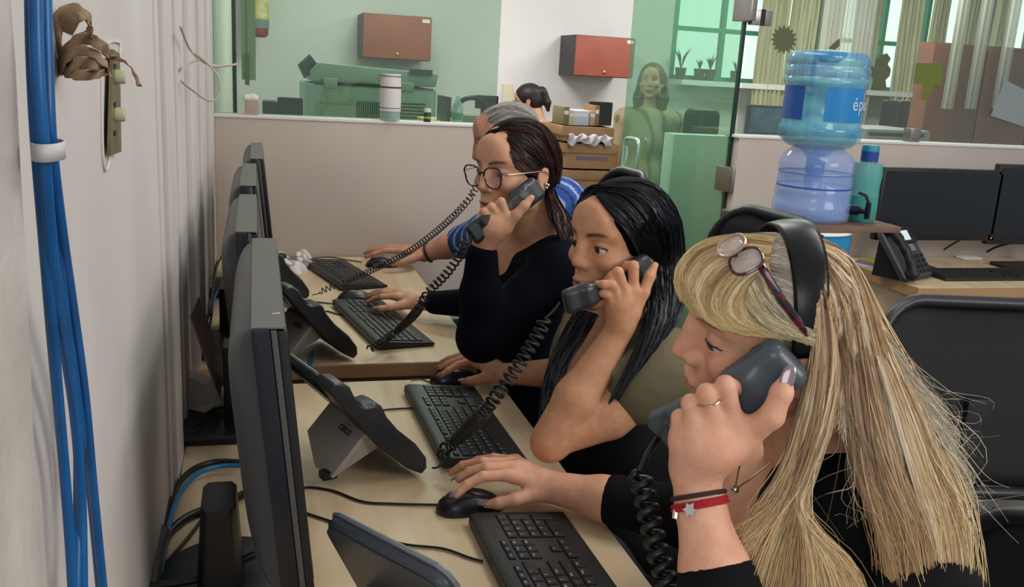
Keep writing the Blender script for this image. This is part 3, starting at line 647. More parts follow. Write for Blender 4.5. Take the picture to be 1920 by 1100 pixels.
mm = text_mb('L', .012, frame(np.array(M1.location)+(.028, .06, 1.1818-DZ), (0, 1, 0), (0, 0, 1))); mm.build('edge_mark', m_lab, M1, world=True, smooth=False, angle=0)
# ---------------------------------------------------------------- keyboards
m_key = mat('black_keycap', '#1b1c1e', .45, bump=.2, bscale=500); m_kb = mat('keyboard_case', '#232425', .42, bump=.2, bscale=400); m_leg = mat('key_print', '#c9c9c4', .6)
U = .0196
ROWS = [('~1234567890-=', [('<', 2)]), None]
def layout():
    K = []  # (u, v, w, h, legend)
    def row(v, items, u0=0, h=1):
        u = u0
        for it in items:
            c, w_ = it if isinstance(it, tuple) else (it, 1)
            if c is not None: K.append((u, v, w_, h, c))
            u += w_
    row(0, [('Ctrl', 1.25), ('Fn', 1.25), ('Alt', 1.25), ('', 6.25), ('Alt', 1.25), ('Fn', 1.25), ('Menu', 1.25), ('Ctrl', 1.25)])
    row(1, [('Shift', 1.25), '<', 'Z', 'X', 'C', 'V', 'B', 'N', 'M', ',', '.', '-', ('Shift', 2.75)])
    row(2, [('Caps', 1.75), 'A', 'S', 'D', 'F', 'G', 'H', 'J', 'K', 'L', 'N', '{', ('Enter', 2.25)])
    row(3, [('Tab', 1.5), 'Q', 'W', 'E', 'R', 'T', 'Y', 'U', 'I', 'O', 'P', '+', ('}', 1.5)])
    row(4, ['|', '1', '2', '3', '4', '5', '6', '7', '8', '9', '0', '?', '!', ('<-', 2)])
    row(5.15, ['Esc', (None, .6), 'F1', 'F2', 'F3', 'F4', (None, .4), 'F5', 'F6', 'F7', 'F8', (None, .4), 'F9', 'F10', 'F11', 'F12'], h=.7)
    g = 15.35
    row(0, ['<', 'v', '>'], g); row(1, [(None, 1), '^'], g); row(3, ['Del', 'End', 'PgD'], g); row(4, ['Ins', 'Hm', 'PgU'], g); row(5.15, ['Prt', 'Scr', 'Pau'], g, h=.7)
    g = 18.7
    row(0, [('0', 2), '.'], g); K.append((g+3, 0, 1, 2, 'Ent')); row(1, ['1', '2', '3'], g); row(2, ['4', '5', '6'], g); row(3, ['7', '8', '9'], g); K.append((g+3, 2, 1, 2, '+')); row(4, ['Num', '/', '*', '-'], g)
    return K
KL = layout(); KME = {}
def key_mesh(w_, h_):
    k = (w_, h_)
    if k not in KME:
        W, H = w_*U-.0026, h_*U-.0026; m = bpy.data.meshes.new('keycap'); mb = MB()
        mb.loft([[(x, y, z) for x, y in ((i, i), (W-i, i), (W-i, H-i), (i, H-i))] for z, i in ((0, 0), (.0028, .0002), (.0042, .0016))])
        m.from_pydata(mb.v, [], mb.f); m.materials.append(m_key); KME[k] = m
    return KME[k]
def keyboard(corner_far_left, corner_near_left, width, label, legends=True, keys=True):
    # the side away from the user runs from near-left to far-left corner; local x = towards the far end, local y = away from the user
    a, b = np.array(corner_near_left), np.array(corner_far_left); d = (b-a)[:2]; L = float(np.linalg.norm(d)); d /= L; ny = np.array([-d[1], d[0]])   # ny points to -x side (wall)
    org = a[:2]-ny*width; t = thing('keyboard', label, 'keyboard', (org[0], org[1], DZ+.001), math.atan2(d[1], d[0]), group='black keyboards on the desk row')
    s = L/.4737; W = width
    def top(v): return .010+.012*(v/W)
    prof = [(0, .002), (0, .008), (.006, .0105), (W-.012, top(W)), (W-.002, top(W)-.003), (W, .004)]
    MB().loft([[(x, y, z) for y, z in prof] for x in (0, .004, L-.004, L)]).build('case', m_kb, t, bevel=.0015)
    if not keys: return t
    sl = math.atan(.012/W); sc = (L-.022)/(22.7*U); leg = MB(); v0 = .030
    scv = (W-v0-.022)/(5.85*U)
    for (u, v, w_, h_, c) in KL:
        x = .011+u*U*sc; y = v0+v*U*scv
        o = bpy.data.objects.new('key', key_mesh(w_, h_)); link(o, t); o.location = (x, y, top(y)-.0004); o.rotation_euler = (sl, 0, 0); o.scale = (sc, scv, 1)
        if legends and c: leg_add(leg, c, x+.0035, y+h_*U*scv-.0075, top(y)+.0052, sl)
    if leg.v: leg.build('key_legends', m_leg, t, smooth=False, angle=0, kind='stuff')
    return t
GL = {}
def leg_add(mb, c, x, y, z, sl):
    if c not in GL: g = text_mb(c, 1, Matrix.Identity(4), 0, True, 'LEFT'); GL[c] = (g.v, g.f)
    s = .0062 if len(c) == 1 else .0042; v, f = GL[c]; cs, sn = math.cos(sl), math.sin(sl)
    mb.add([(x+p[0]*s, y+p[1]*s*cs, z+p[1]*s*sn) for p in v], f)
k = keyboard(ZP(867, 965, DZ+.02)+(.01, 0, 0), ZP(867, 965, DZ+.02)+(.018, -.455, 0), .165, 'nearest black keyboard at the bottom of the desk')
keyboard(ZP(757, 722, DZ+.02), ZP(829, 868, DZ+.014), .165, 'black keyboard crossed by the coiled cord on the near desk')
keyboard(ZP(622, 562, DZ+.02), ZP(706, 648, DZ+.014), .16, 'black keyboard under the reaching hand on the far desk')
keyboard(ZP(567, 486, DZ+.02), ZP(640, 538, DZ+.014), .16, 'farthest black keyboard beside the white tissues', legends=False)
# ---------------------------------------------------------------- mice
m_mouse = mat('mouse_plastic', '#1c1d20', .3, coat=.1)
def mouse(px, py, label, rz=0, s=1):
    p = ZP(px, py, DZ+.018); t = thing('computer_mouse', label, 'mouse', (p[0], p[1], DZ+.001), rz, group='black computer mice')
    L = .118*s; W = .064*s; rings = []
    for u in np.linspace(0, 1, 15):
        x = -L/2+L*u; e = math.sqrt(max(0, 1-abs(2*u-1)**3.2)); w_ = W/2*(.18+.82*e)*(.9+.12*u); h_ = .033*s*(.25+.75*math.sin(math.pi*min(1, .18+u*.74))**.9)*(.35+.65*e)
        rings.append([(x, w_*math.copysign(abs(math.cos(a))**.75, math.cos(a)), max(0, h_*math.sin(a))) for a in np.linspace(0, math.pi, 15)]+[(x, 0, 0)])
    MB().loft(rings).build('shell', m_mouse, t, angle=80)
    MB().tube([(-L*.40, 0, .0225*s), (-L*.30, 0, .0295*s), (-L*.2, 0, .0335*s)], .0014, 6).build('button_gap', m_blk, t)
    MB().lathe([(.008, -.0035), (.008, .0035)], n=14, M=Matrix.Translation((-L*.29, 0, .0255*s)) @ Matrix.Rotation(math.pi/2, 4, 'X')).build('scroll_wheel', m_grey, t)
    return t
mouse(882, 935, 'nearest black mouse under the hand with mauve nails', .12)
mouse(852, 701, 'black mouse under the hand with red nails at the gap between desks', .1)
mouse(667, 553, 'black mouse behind the third keyboard, free of any hand', .15)
mouse(716, 490, 'farthest black mouse under the hand with the dark bracelet', .1)
# ---------------------------------------------------------------- desk phones seen from behind
m_ph = mat('phone_plastic', '#26272b', .38, bump=.15, bscale=400); m_phb = mat('phone_back', '#3c4248', .38); m_foot = mat('phone_stand_grey', '#a8a29c', .45, bump=.1, bscale=500); m_sil = mat('phone_silver_edge', '#82898e', .3, .4)
def desk_phone(o, yaw, th, L, w_, label, cradle=True, foot=True, logo=True, slab=m_ph):
    t = thing('desk_phone', label, 'phone', tuple(o), math.radians(yaw), group='desk phones on stands'); c, s = math.cos(math.radians(th)), math.sin(math.radians(th))
    # slab frame: local X along the slab upwards, Y across, Z out of the face
    Mx = Matrix(((-c, 0, s, 0), (0, -1, 0, w_), (s, 0, c, 0), (0, 0, 0, 1)))
    def S(x, y, z): return Mx@Vector((x, y, z))
    MB().rbox((0, 0, -.012), (L, w_-(.06 if cradle else 0), .010), .022, 5, M=Mx).build('body', slab, t, angle=50)
    MB().rbox((.004, .004, -.0135), (L-.004, w_-(.064 if cradle else .004), -.011), .02, 5, M=Mx).build('back_plate', m_phb if not cradle else m_ph, t)
    e = MB(); e.tube([S(L+.0005, .02, .006), S(L+.0005, w_*.45, .006), S(L+.0005, w_-(.066 if cradle else .02), .006)], .0035, 6)
    if not cradle: e.tube([S(L+.0005, w_-.022, .006), S(L-.006, w_-.006, .006), S(L-.022, w_+.0005, .006), S(.03, w_+.0005, .006)], .0035, 6); e.tube([S(L+.0005, .022, .006), S(L-.006, .006, .006), S(L-.022, -.0005, .006), S(.03, -.0005, .006)], .0035, 6)
    e.build('silver_edge', m_sil, t)
    MB().box((L*.52, .02, .010), (L*.94, w_-.08, .0112), M=Mx).build('screen', m_scr, t)
    b = MB()
    for i in range(4):
        for j in range(3): b.box((L*.08+i*.022, .05+j*.026, .010), (L*.08+i*.022+.014, .05+j*.026+.018, .0135), M=Mx)
    b.build('keypad', m_key, t, kind='stuff')
    if cradle:
        pr = [(0, -.010), (.0, .006), (.012, .018), (.05, .024), (.10, .022), (.135, .026), (.158, .034), (.172, .030), (.182, .016), (.20, .010), (.215, .016), (.232, .022), (.25, .020), (L+.002, .010), (L+.002, -.006), (.2, -.014), (.1, -.022), (.03, -.018)]
        k = L/.26; rings = []
        for yy, q in ((w_-.06, .8), (w_-.055, 1), (w_-.006, 1), (w_, .82)): rings.append([tuple(S(x*k, yy, z*q)) for x, z in pr])
        MB().loft(rings).build('handset_cradle', m_ph, t, bevel=.002, angle=50)
        MB().rbox((.185*k, w_-.05, .010), (.222*k, w_-.004, .016), .012, 4, M=Mx).build('ear_rest', m_phb, t)
    if foot:
        T1, T2, C2, B2, B1 = (-.100, .018, .094), (-.100, .172, .094), (-.15, .172, .040), (-.168, .095, .004), (-.162, .040, .004)
        n = (Vector(T2)-Vector(T1)).cross(Vector(B1)-Vector(T1)).normalized()*.004
        MB().loft([[tuple(Vector(p)-n) for p in (T1, T2, C2, B2, B1)], [tuple(Vector(p)+n) for p in (T1, T2, C2, B2, B1)]]).build('stand_leg', m_foot, t, bevel=.002)
        MB().loft([[tuple(Vector(p)) for p in (T1, B1, (-.13, .05, .02), (-.06, .03, .058))], [tuple(Vector(p)+Vector((0, .01, 0))) for p in (T1, B1, (-.13, .05, .02), (-.06, .03, .058))]]).build('stand_side', m_foot, t)
        MB().box((-.176, .045, -.002), (-.150, .068, .012)).build('rubber_foot', m_blk, t, bevel=.002)
        if logo:
            xx = (Vector(T1)-Vector(T2)).normalized(); zz = (Vector(T2)-Vector(T1)).cross(Vector(C2)-Vector(T2)).normalized()
            if zz.x > 0: zz = -zz
            cc = (Vector(T1)*.4+Vector(T2)*.35+Vector(B1)*.25)+zz*.0052; yy = zz.cross(xx)
            Mt = Matrix(((xx[0], yy[0], zz[0], cc[0]), (xx[1], yy[1], zz[1], cc[1]), (xx[2], yy[2], zz[2], cc[2]), (0, 0, 0, 1)))
            lg = text_mb('CISCO', .0155, Mt @ Matrix.Translation((0, -.004, 0)), .0002, True)
            for i, h_ in enumerate((.003, .005, .009, .005, .003, .005, .009, .005, .003)): lg.box((-.0148+i*.0034, .006, -.0002), (-.0136+i*.0034, .006+h_, .0003), M=Mt)
            lg.build('logo', m_blk, t, smooth=False, angle=0)
    return t
oz = DZ+.014
P2o = ZP(797, 880, oz); P2o[2] = DZ+.013
desk_phone(P2o, 20, 45, .26, .2, 'desk phone on a grey stand behind the cord-crossed keyboard')
P3o = ZP(668, 666, oz); P3o[2] = DZ+.013
desk_phone(P3o, 20, 45, .26, .2, 'desk phone on a grey stand at the near end of the far desk')
P4o = ZP(578, 556, oz); P4o[2] = DZ+.013
desk_phone(P4o, 20, 47, .25, .19, 'farthest black desk phone leaning beside the last keyboard', logo=False)
a = ZP(612, 962, .945); b = ZP(838, 1082, .945); wd = (a-b); wl_ = float(np.linalg.norm(wd[:2])); wd = wd/wl_; fc = np.array([wd[1], -wd[0], 0]); th1 = 62; L1 = .235
P1o = b+fc*L1*math.cos(math.radians(th1)); P1o[2] = .945-L1*math.sin(math.radians(th1))
p1 = desk_phone(P1o, math.degrees(math.atan2(fc[1], fc[0])), th1, L1, wl_, 'nearest desk phone, its dark blue-grey back turned to the camera', cradle=False, foot=False, slab=m_phb)
c_, s_ = math.cos(math.radians(th1)), math.sin(math.radians(th1)); Mx = Matrix(((-c_, 0, s_, 0), (0, -1, 0, wl_), (s_, 0, c_, 0), (0, 0, 0, 1)))
MB().box((.075, .075, -.0142), (.115, .15, -.0137), M=Mx).build('sticker', m_lab, p1); MB().box((.083, .088, -.0146), (.105, .112, -.0142), M=Mx).build('sticker_print', mat('grey_print', '#9d9a96', .6), p1)
MB().box((.02, .02, -.05), (.12, .09, -.0137), M=Mx).build('stand_leg', m_ph, p1, bevel=.004); MB().ball((.09, .03, -.013), (.006, .006, .004), M=Mx).build('screw', m_sil, p1)
# ---------------------------------------------------------------- cords
m_cord = mat('black_cable', '#121213', .4); m_blue = mat('blue_cable', '#1a6f9f', .4); m_blue2 = mat('bright_blue_cable', '#0b5f9e', .35, col2='#0a4f88', scale=20)
def zpath(pts, z=DZ+.004): return [ZP(p[0], p[1], (p[2] if len(p) > 2 else z)) for p in pts]
def cord(pts, r, m, label, z=None, group=None, name='cable', cat='cable', n=60):
    mb = MB().tube(spline(zpath(pts, z or DZ+r+.001), n), r, 8); return mb.build(name, m, label=label, cat=cat, angle=0, group=group)
cord([(558, 918), (580, 913), (625, 920), (680, 940), (740, 944), (822, 946)], .0022, m_cord, 'thin black cord running to the nearest mouse', name='thin_cable', cat='cord')
cord([(560, 957), (605, 972), (700, 1003), (760, 1020), (830, 1028), (880, 1045), (905, 1052)], .0022, m_cord, 'thin black cord running to the nearest keyboard', name='thin_cable', cat='cord')
cord([(690, 772), (730, 767), (777, 764)], .0021, m_cord, 'thin black cord from the cord-crossed keyboard toward its phone', name='thin_cable', cat='cord')
cord([(770, 712), (790, 711), (806, 716)], .0016, m_cord, 'short thin cord at the mouse between the desks', name='thin_cable', cat='cord')
cord([(560, 569), (585, 566), (622, 569)], .0021, m_cord, 'thin black cord at the far end of the third keyboard', name='thin_cable', cat='cord')
cord([(609, 604), (605, 590), (612, 583), (630, 588), (641, 590)], .0021, m_cord, 'small looped black cord beside the third keyboard', name='thin_cable', cat='cord')
cord([(575, 484), (620, 482), (650, 487), (678, 491)], .0020, m_cord, 'thin black cord running to the farthest mouse', name='thin_cable', cat='cord')
G = 'loose cables along the wall'
cord([(440, 736), (400, 762), (362, 795), (345, 830), (337, 870), (333, 900)], .005, m_cord, 'thick black cable rising to the second monitor foot', group=G)
cord([(452, 866), (400, 866), (355, 885), (325, 925), (308, 985), (296, 1060), (285, 1110)], .0055, m_cord, 'black cable arching above the blue one', group=G, z=DZ+.012)
cord([(455, 872), (410, 874), (368, 890), (338, 925), (322, 965), (312, 1010), (300, 1080)], .0042, m_blue, 'blue network cable arching over the desk at the wall', group=G, z=DZ+.018)
cord([(458, 925), (420, 945), (370, 960), (330, 985), (308, 1020), (290, 1100)], .0065, m_cord, 'thickest black cable passing the neck of the nearest monitor', group=G)
cord([(428, 958), (380, 962), (345, 975), (312, 1005)], .003, m_cord, 'thin black cable below the thick one', group=G)
cord([(392, 955), (355, 1005), (320, 1045), (300, 1070)], .0028, m_cord, 'thin black cable slanting to the wall', group=G)
cord([(475, 1040), (430, 1060), (380, 1082), (330, 1092), (280, 1098)], .006, m_cord, 'thick black cable in front of the nearest round monitor foot', group=G, z=DZ+.03)
cord([(300, 1000), (288, 1050), (278, 1120)], .016, m_cord, 'bundle of black cables dropping at the wall corner', group=G)
cord([(585, 660), (580, 690), (571, 702)], .006, m_blue, 'blue cable hanging over the near edge of the far desk', group=G, z=DZ+.003)
cord([(430, 462), (410, 490), (402, 520), (398, 560), (388, 600)], .004, m_cord, 'black cable behind the third monitor', group=G, z=.80)
cord([(438, 545), (415, 540), (402, 560), (392, 620)], .0035, m_blue, 'blue cable behind the third monitor', group=G, z=.78)
cord([(440, 520), (420, 520), (400, 545), (396, 590)], .003, m_cord, 'thin black cable above the black box', group=G, z=.80)
cord([(452, 760), (400, 768), (365, 800)], .003, m_cord, 'thin black cable crossing the square monitor foot', group=G, z=DZ+.03)
a = ZP(412, 632, DZ); t = thing('network_box', 'upright black network box behind the third monitor', 'box', (a[0], a[1], DZ)); MB().box((0, 0, 0), (.035, .12, .13)).build('case', m_blk, t, bevel=.003); MB().box((.034, .02, .03), (.036, .1, .1)).build('vent', m_navy, t)
# white cardboard holder with a leaning printed card
a = XP(352, 775, WX+.004)
q = [XP(353, 705, WX+.004), XP(353, 768, WX+.004), YP(383, 774, 1.83), YP(415, 752, 1.83), YP(402, 710, 1.83), YP(388, 722, 1.83)]
mb = MB(); k_ = [tuple(p) for p in q]; mb.loft([k_, [(p[0]+.004, p[1]+.05, p[2]) for p in k_]]); mb.build('card_holder', mat('white_card', '#d8cec4', .7), angle=20, label='white folded cardboard holder against the wall behind the monitors', cat='holder')
q = [YP(372, 556, 1.88), YP(357, 592, 1.78), YP(411, 748, 1.78), YP(421, 690, 1.88)]
mb = MB(); n_ = np.cross(q[1]-q[0], q[3]-q[0]); n_ = n_/np.linalg.norm(n_)*.0015
mb.loft([[tuple(p-n_) for p in q], [tuple(p+n_) for p in q]]); pc = thing('leaning_card', 'dark printed card leaning in the white holder', 'card', tuple(q[2])); mb.build('card', mat('dark_card', '#76716d', .35, col2='#94786c', scale=14), pc, world=True, smooth=False)
e = MB(); e.tube([q[0], q[3], q[2]], .0022, 6); e.build('pale_rim', mat('pale_rim', '#a39a93', .5), pc, world=True)
# keys and crumpled tissues at the far desk
f = Field(); rr = random.Random(5); c = ZP(556, 500, DZ+.015)
for i in range(16): q = ZP(520+rr.random()*70, 484+rr.random()*26, DZ+.012); f.ell(q, (.022, .03*rr.random()+.02, .007+.008*rr.random()), k=.006, R=Matrix.Rotation(rr.random()*3, 3, (rr.random(), rr.random(), 1)))
V, Q = f.mesh(.004); mesh_np('crumpled_tissue', V, Q, mat('tissue_paper', '#d8d4cf', .8), label='crumpled white tissue paper beside the farthest keyboard', cat='tissue')
c = ZP(523, 480, DZ+.03); t = thing('key_bunch', 'bunch of keys with a dark fob lying on the tissue', 'keys', tuple(c))
MB().ball((0, 0, .0), (.028, .03, .012)).build('fob', m_blk, t); MB().tube([(.035+.012*math.cos(a), .0+.012*math.sin(a), -.004) for a in np.linspace(0, 6.283, 20)], .0015, 6).build('ring', m_steel, t)
for a in (-.5, .1): MB().box((.04, -.005, -.006), (.075, .005, -.003), M=Matrix.Rotation(a, 4, 'Z')).build('key_blade', m_steel, t)
# ---------------------------------------------------------------- fixtures on the left wall and pillar
def wallp(px, py, off=.004): return XP(px, py, WX+off)
sp = thing('strike_plate', 'brass strike plate with two pale green roller bolts set in the left wall', 'plate', tuple(wallp(205, 290)))
pl = [wallp(206, 92), wallp(219, 100), wallp(222, 284), wallp(200, 292)]; pn = [(p[0]+.003, p[1], p[2]) for p in pl]
m_brass = mat('dull_brass', '#8e7f5c', .4, .7, col2='#73664a', scale=40)
MB().loft([[tuple(p) for p in pl], pn]).build('plate', m_brass, sp, world=True, angle=20)
for py in (143, 214):
    p = wallp(211, py, .004); MB().lathe([(.007, 0), (.007, .010), (.006, .012)], n=14, M=Matrix.Translation(p) @ Matrix.Rotation(math.pi/2, 4, 'Y')).build('roller_bolt', mat('pale_green_plastic', '#b9bf94', .5), sp, world=True)
for py in (125, 197, 250): p = wallp(211, py, .005); MB().box((p[0], p[1]-.006, p[2]-.002), (p[0]+.003, p[1]+.006, p[2]+.003)).build('slot', m_blk, sp, world=True)
rec = [wallp(190, 90, .001), wallp(206, 78, .001), wallp(222, 80, .001), wallp(224, 100, .001), wallp(205, 296, .001), wallp(192, 290, .001)]
MB().tube(spline(rec+[rec[0]], 30), .0018, 5).build('painted_rim', m_wall, sp, world=True)
# thin beige wire looping out of the wall
mw_ = mat('beige_wire', '#b3a49a', .6)
w1 = [XP(338, 50, WX+.02), YP(352, 85, 1.9), YP(365, 103, 1.93), YP(385, 118, 1.95), YP(415, 124, 2.0), YP(444, 120, 2.05)]
w2 = [YP(444, 121, 2.05), YP(400, 124, 1.97), YP(375, 112, 1.94), YP(350, 122, 1.9), XP(339, 131, WX+.01)]
w3 = [YP(366, 100, 1.93), YP(395, 125, 1.95), YP(411, 150, 1.95), YP(408, 182, 1.94), YP(390, 188, 1.92), YP(362, 170, 1.88), XP(339, 152, WX+.01)]
wt = thing('loose_wire', 'thin beige wires looping out of the wall moulding', 'wire', tuple(w1[0]))
for p in (w1, w3, w2): MB().tube(spline(p, 30), .0022, 6).build('wire_strand', mw_, wt, world=True)
# ================================================================ RIGHT-HAND SIDE: spare desk, water cooler, chairs
dk = thing('spare_desk', 'beech desk by the right partition with phone, keyboard and monitors', 'desk', (2.45, 2.89, 0))
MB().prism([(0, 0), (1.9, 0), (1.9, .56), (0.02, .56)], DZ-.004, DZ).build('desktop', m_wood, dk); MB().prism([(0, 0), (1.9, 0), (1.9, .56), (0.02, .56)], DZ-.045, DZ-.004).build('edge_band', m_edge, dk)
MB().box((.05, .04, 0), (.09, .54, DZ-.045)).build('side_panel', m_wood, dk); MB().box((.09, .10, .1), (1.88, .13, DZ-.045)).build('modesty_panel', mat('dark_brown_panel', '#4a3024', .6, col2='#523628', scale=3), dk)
MY = 3.2
def right_monitor(px0, px1, py0, py1, label):
    a, b = YP(px0, py0, MY), YP(px1, py1, MY); w_, h_ = b[0]-a[0], a[2]-b[2]; z = b[2]-DZ
    t = thing('computer_monitor', label, 'monitor', (a[0]+w_/2, MY, DZ+.001), group='monitors on the spare desk')
    MB().box((-w_/2, 0, z), (w_/2, .03, z+h_)).build('case', m_blk, t, bevel=.005); MB().box((-w_/2+.014, -.001, z+.028), (w_/2-.014, .002, z+h_-.016)).build('screen', m_scr, t)
    MB().loft([[(sx*(.14-u*.10), .04+sy*(.10-u*.07), .03+z+h_/2) for sx, sy in ((-1, -1), (1, -1), (1, 1), (-1, 1))] for u in (1,)]+[[(-.03, .05, z+.1), (.03, .05, z+.1), (.03, .06, z+.1), (-.03, .06, z+.1)]]) if 0 else None
    MB().box((-.13-.03, .045, .01), (-.07-.03, .075, z+.12)).build('neck', m_blk, t, bevel=.003) if px0 < 1800 else MB().box((.0, .045, .01), (.06, .075, z+.12)).build('neck', m_blk, t, bevel=.003)
    MB().rbox((-.22, -.08, 0), (.02, .12, .012), .03, M=Matrix.Translation((0, 0, 0))).build('foot', m_blk, t); MB().ball((w_/2-.02, -.001, z+.012), (.003, .002, .003)).build('power_lamp', mat('orange_lamp', '#e0803a', emit=1), t); return t
right_monitor(1659, 1864, 313, 452, 'switched-off black monitor beside the desk phone on the spare desk')
right_monitor(1876, 2090, 308, 460, 'second switched-off monitor cut by the right edge of the photo')
# keyboard on the spare desk
a = ZP(1727, 508, DZ+.01); t = thing('keyboard', 'black keyboard in front of the spare monitor', 'keyboard', (a[0], 2.985, DZ+.001)); prof = [(0, .002), (0, .012), (.15, .022), (.16, .004)]
MB().loft([[(x, y, z) for y, z in prof] for x in (0, .45)]).build('case', m_kb, t, bevel=.002)
for (u, v, w_, h_, c) in KL: o = bpy.data.objects.new('key', key_mesh(w_, h_)); link(o, t); o.location = (.005+u*U*.99, .016+v*U, .0125+(.016+v*U)*.066); o.scale = (.99, 1, 1)
# desk phone facing the room
pa = ZP(1690, 512, DZ+.01); t = thing('desk_phone', 'grey desk phone with its handset in the cradle on the spare desk', 'phone', (pa[0]+.02, 3.0, DZ+.001), .42)
th = math.radians(52); c_, s_ = math.cos(th), math.sin(th); Mx = Matrix(((1, 0, 0, -.02), (0, c_, -s_, 0), (0, s_, c_, .012), (0, 0, 0, 1)))
m_pf = mat('phone_front_grey', '#3a3a3c', .4)
MB().rbox((-.1, 0, -.025), (.12, .22, .004), .015, M=Mx).build('body', m_pf, t); MB().box((-.035, .15, .004), (.115, .222, .012), M=Mx).build('screen_bezel', m_blk, t, bevel=.002); MB().box((-.01, .162, .012), (.07, .205, .0135), M=Mx).build('screen', mat('lit_lcd', '#c9d6d0', emit=.35), t)
MB().box((-.02, .115, .004), (.075, .145, .008), M=Mx).build('silver_panel', m_sil, t)
for i in range(4):
    for j in range(3): MB().box((-.0+j*.028, .018+i*.022, .004), (.02+j*.028, .033+i*.022, .009), M=Mx).build('button', m_key, t, bevel=.001)
for j in range(4): MB().box((.09, .018+j*.022, .004), (.108, .033+j*.022, .009), M=Mx).build('button', m_key, t, bevel=.001)
f = Field(np.array(mw(t)@Mx)); f.chain([(-.075, .01, .026), (-.075, .06, .04), (-.075, .11, .044), (-.075, .165, .04), (-.075, .215, .028)], [.022, .017, .0165, .017, .023], k=.012).ell((-.075, .012, .014), (.024, .024, .012), k=.01).ell((-.075, .213, .014), (.024, .024, .012), k=.01)
V, Q = f.mesh(.003); mesh_np('handset', V, Q, m_blk, t)
MB().loft([[(x, y, z) for y, z in ((.02, 0), (.16, 0), (.15, .15), (.13, .16))] for x in (-.09, .08)]).build('stand', m_blk, t)
coil([ZP(1700, 500, DZ+.02), ZP(1690, 515, DZ+.016), ZP(1712, 519, DZ+.012), ZP(1742, 514, DZ+.012)], .008, .007, .0028).build('coiled_cord', m_ph, t, world=True, angle=0)
# bits on the spare desk
a = ZP(1607, 486, DZ); pp = thing('paper_stack', 'small stack of yellow and purple printed papers by the cooler', 'papers', (a[0]+.05, 3.28, DZ+.001), .3)
for i, (c, q) in enumerate((('#d9d4cc', 0), ('#8079a8', .02), ('#b5a24a', .045))): MB().box((-.12+q, -.08+q, i*.005), (.13-q*.3, .09, i*.005+.004)).build('sheet', mat('sheet_%d' % i, c, .7), pp)
a = ZP(1815, 485, DZ); MB().rbox((a[0]-.05, a[1]-.03, DZ+.001), (a[0]+.06, a[1]+.03, DZ+.01), .01).build('folded_tissue', m_lab, label='folded white tissue lying behind the spare keyboard', cat='tissue')
cord([(1782, 472), (1800, 462), (1840, 478), (1880, 480), (1925, 474)], .003, m_cord, 'thin cable on the spare desk under the monitors')
MB().tube(spline([YP(1770, 468, 3.3), YP(1785, 458, 3.3), YP(1800, 450, 3.26)], 12), .004, 6).build('cable', m_cord, label='black cable hanging from the spare monitor', cat='cable')
MB().tube(spline([YP(1850, 472, 3.25), YP(1870, 462, 3.25), YP(1900, 455, 3.25), YP(1925, 450, 3.25)], 12), .005, 6).build('cable', m_cord, label='black cable at the foot of the second spare monitor', cat='cable')
# ---------------------------------------------------------------- water cooler on a drum
CYY = 2.6; ctr = YP(1517, 412, CYY); bz = 1.045; cx = ctr[0]-.0
dr = thing('steel_drum', 'blue and white steel drum carrying the water cooler', 'drum', (1.725, CYY+.01, 0)); DR = .152; H_ = bz-.022
MB().lathe([(DR-.006, 0), (DR, .006), (DR, H_-.17)], n=48, cap=False).build('drum_side', mat('drum_white', '#a9a39c', .4, col2='#9b958f', scale=3), dr)
MB().lathe([(DR+.0005, H_-.17), (DR+.0005, H_-.012)], n=48, cap=False).build('blue_band', mat('drum_blue', '#0f86bd', .35), dr)
MB().lathe([(DR+.0008, .0), (DR+.0008, H_-.17)], n=48, cap=False).build('lower_band', mat('drum_white'), dr) if 0 else None
MB().lathe([(DR, H_-.012), (DR+.006, H_-.008), (DR+.004, H_), (DR-.01, H_)], n=48).build('rim', m_lab, dr)
MB().tube([(DR*math.cos(a)*1.004, DR*math.sin(a)*1.004, H_-.175+.028*math.sin(a*2)) for a in np.linspace(0, 6.283, 40)], .012, 6, flat=.3).build('blue_wave', mat('drum_blue'), dr)
MB().box((1.525, CYY-.13, bz-.02), (1.99, CYY+.2, bz)).build('wooden_board', mat('worn_board', '#7a5d4e', .7, col2='#5f463a', scale=6, stretch=(1, 8, 1)), bevel=.002, label='worn wooden board lying on the drum under the water bottles', cat='board')
bc = (YP(1517, 412, CYY)[0], CYY, bz+.001)
m_w1 = mat('clear_blue_plastic', '#8fb2ea', .12, alpha=.40, spec=.8); m_w2 = mat('blue_bottle_plastic', '#2a80bd', .08, alpha=.50, spec=.8, col2='#74c4cf', scale=9, stretch=(1, 1, 2.4)); m_w3 = mat('water_blue', '#86a9dd', .1, alpha=.35)
m_db = mat('deep_blue_plastic', '#1b4fa8', .25, alpha=.85)
dp = thing('water_dispenser', 'clear blue plastic dispenser bowl with a black tap under the big bottle', 'dispenser', bc)
MB().lathe([(r*.84, z) for r, z in [(.130, 0), (.140, .008), (.146, .03), (.147, .055), (.141, .062), (.143, .09), (.143, .10), (.139, .107), (.138, .15), (.140, .175), (.136, .195), (.120, .215), (.100, .228), (.090, .236)]], n=48, cap=False).build('bowl', m_w1, dp, angle=70)
MB().lathe([(.112, .01), (.112, .15), (.108, .152)], n=36).build('water', m_w3, dp, angle=70)
MB().lathe([(.117, .106), (.1182, .109), (.117, .112)], n=48, cap=False).build('ridge', m_db, dp); MB().lathe([(.1150, .149), (.1162, .152), (.1150, .154)], n=48, cap=False).build('water_line', m_db, dp)
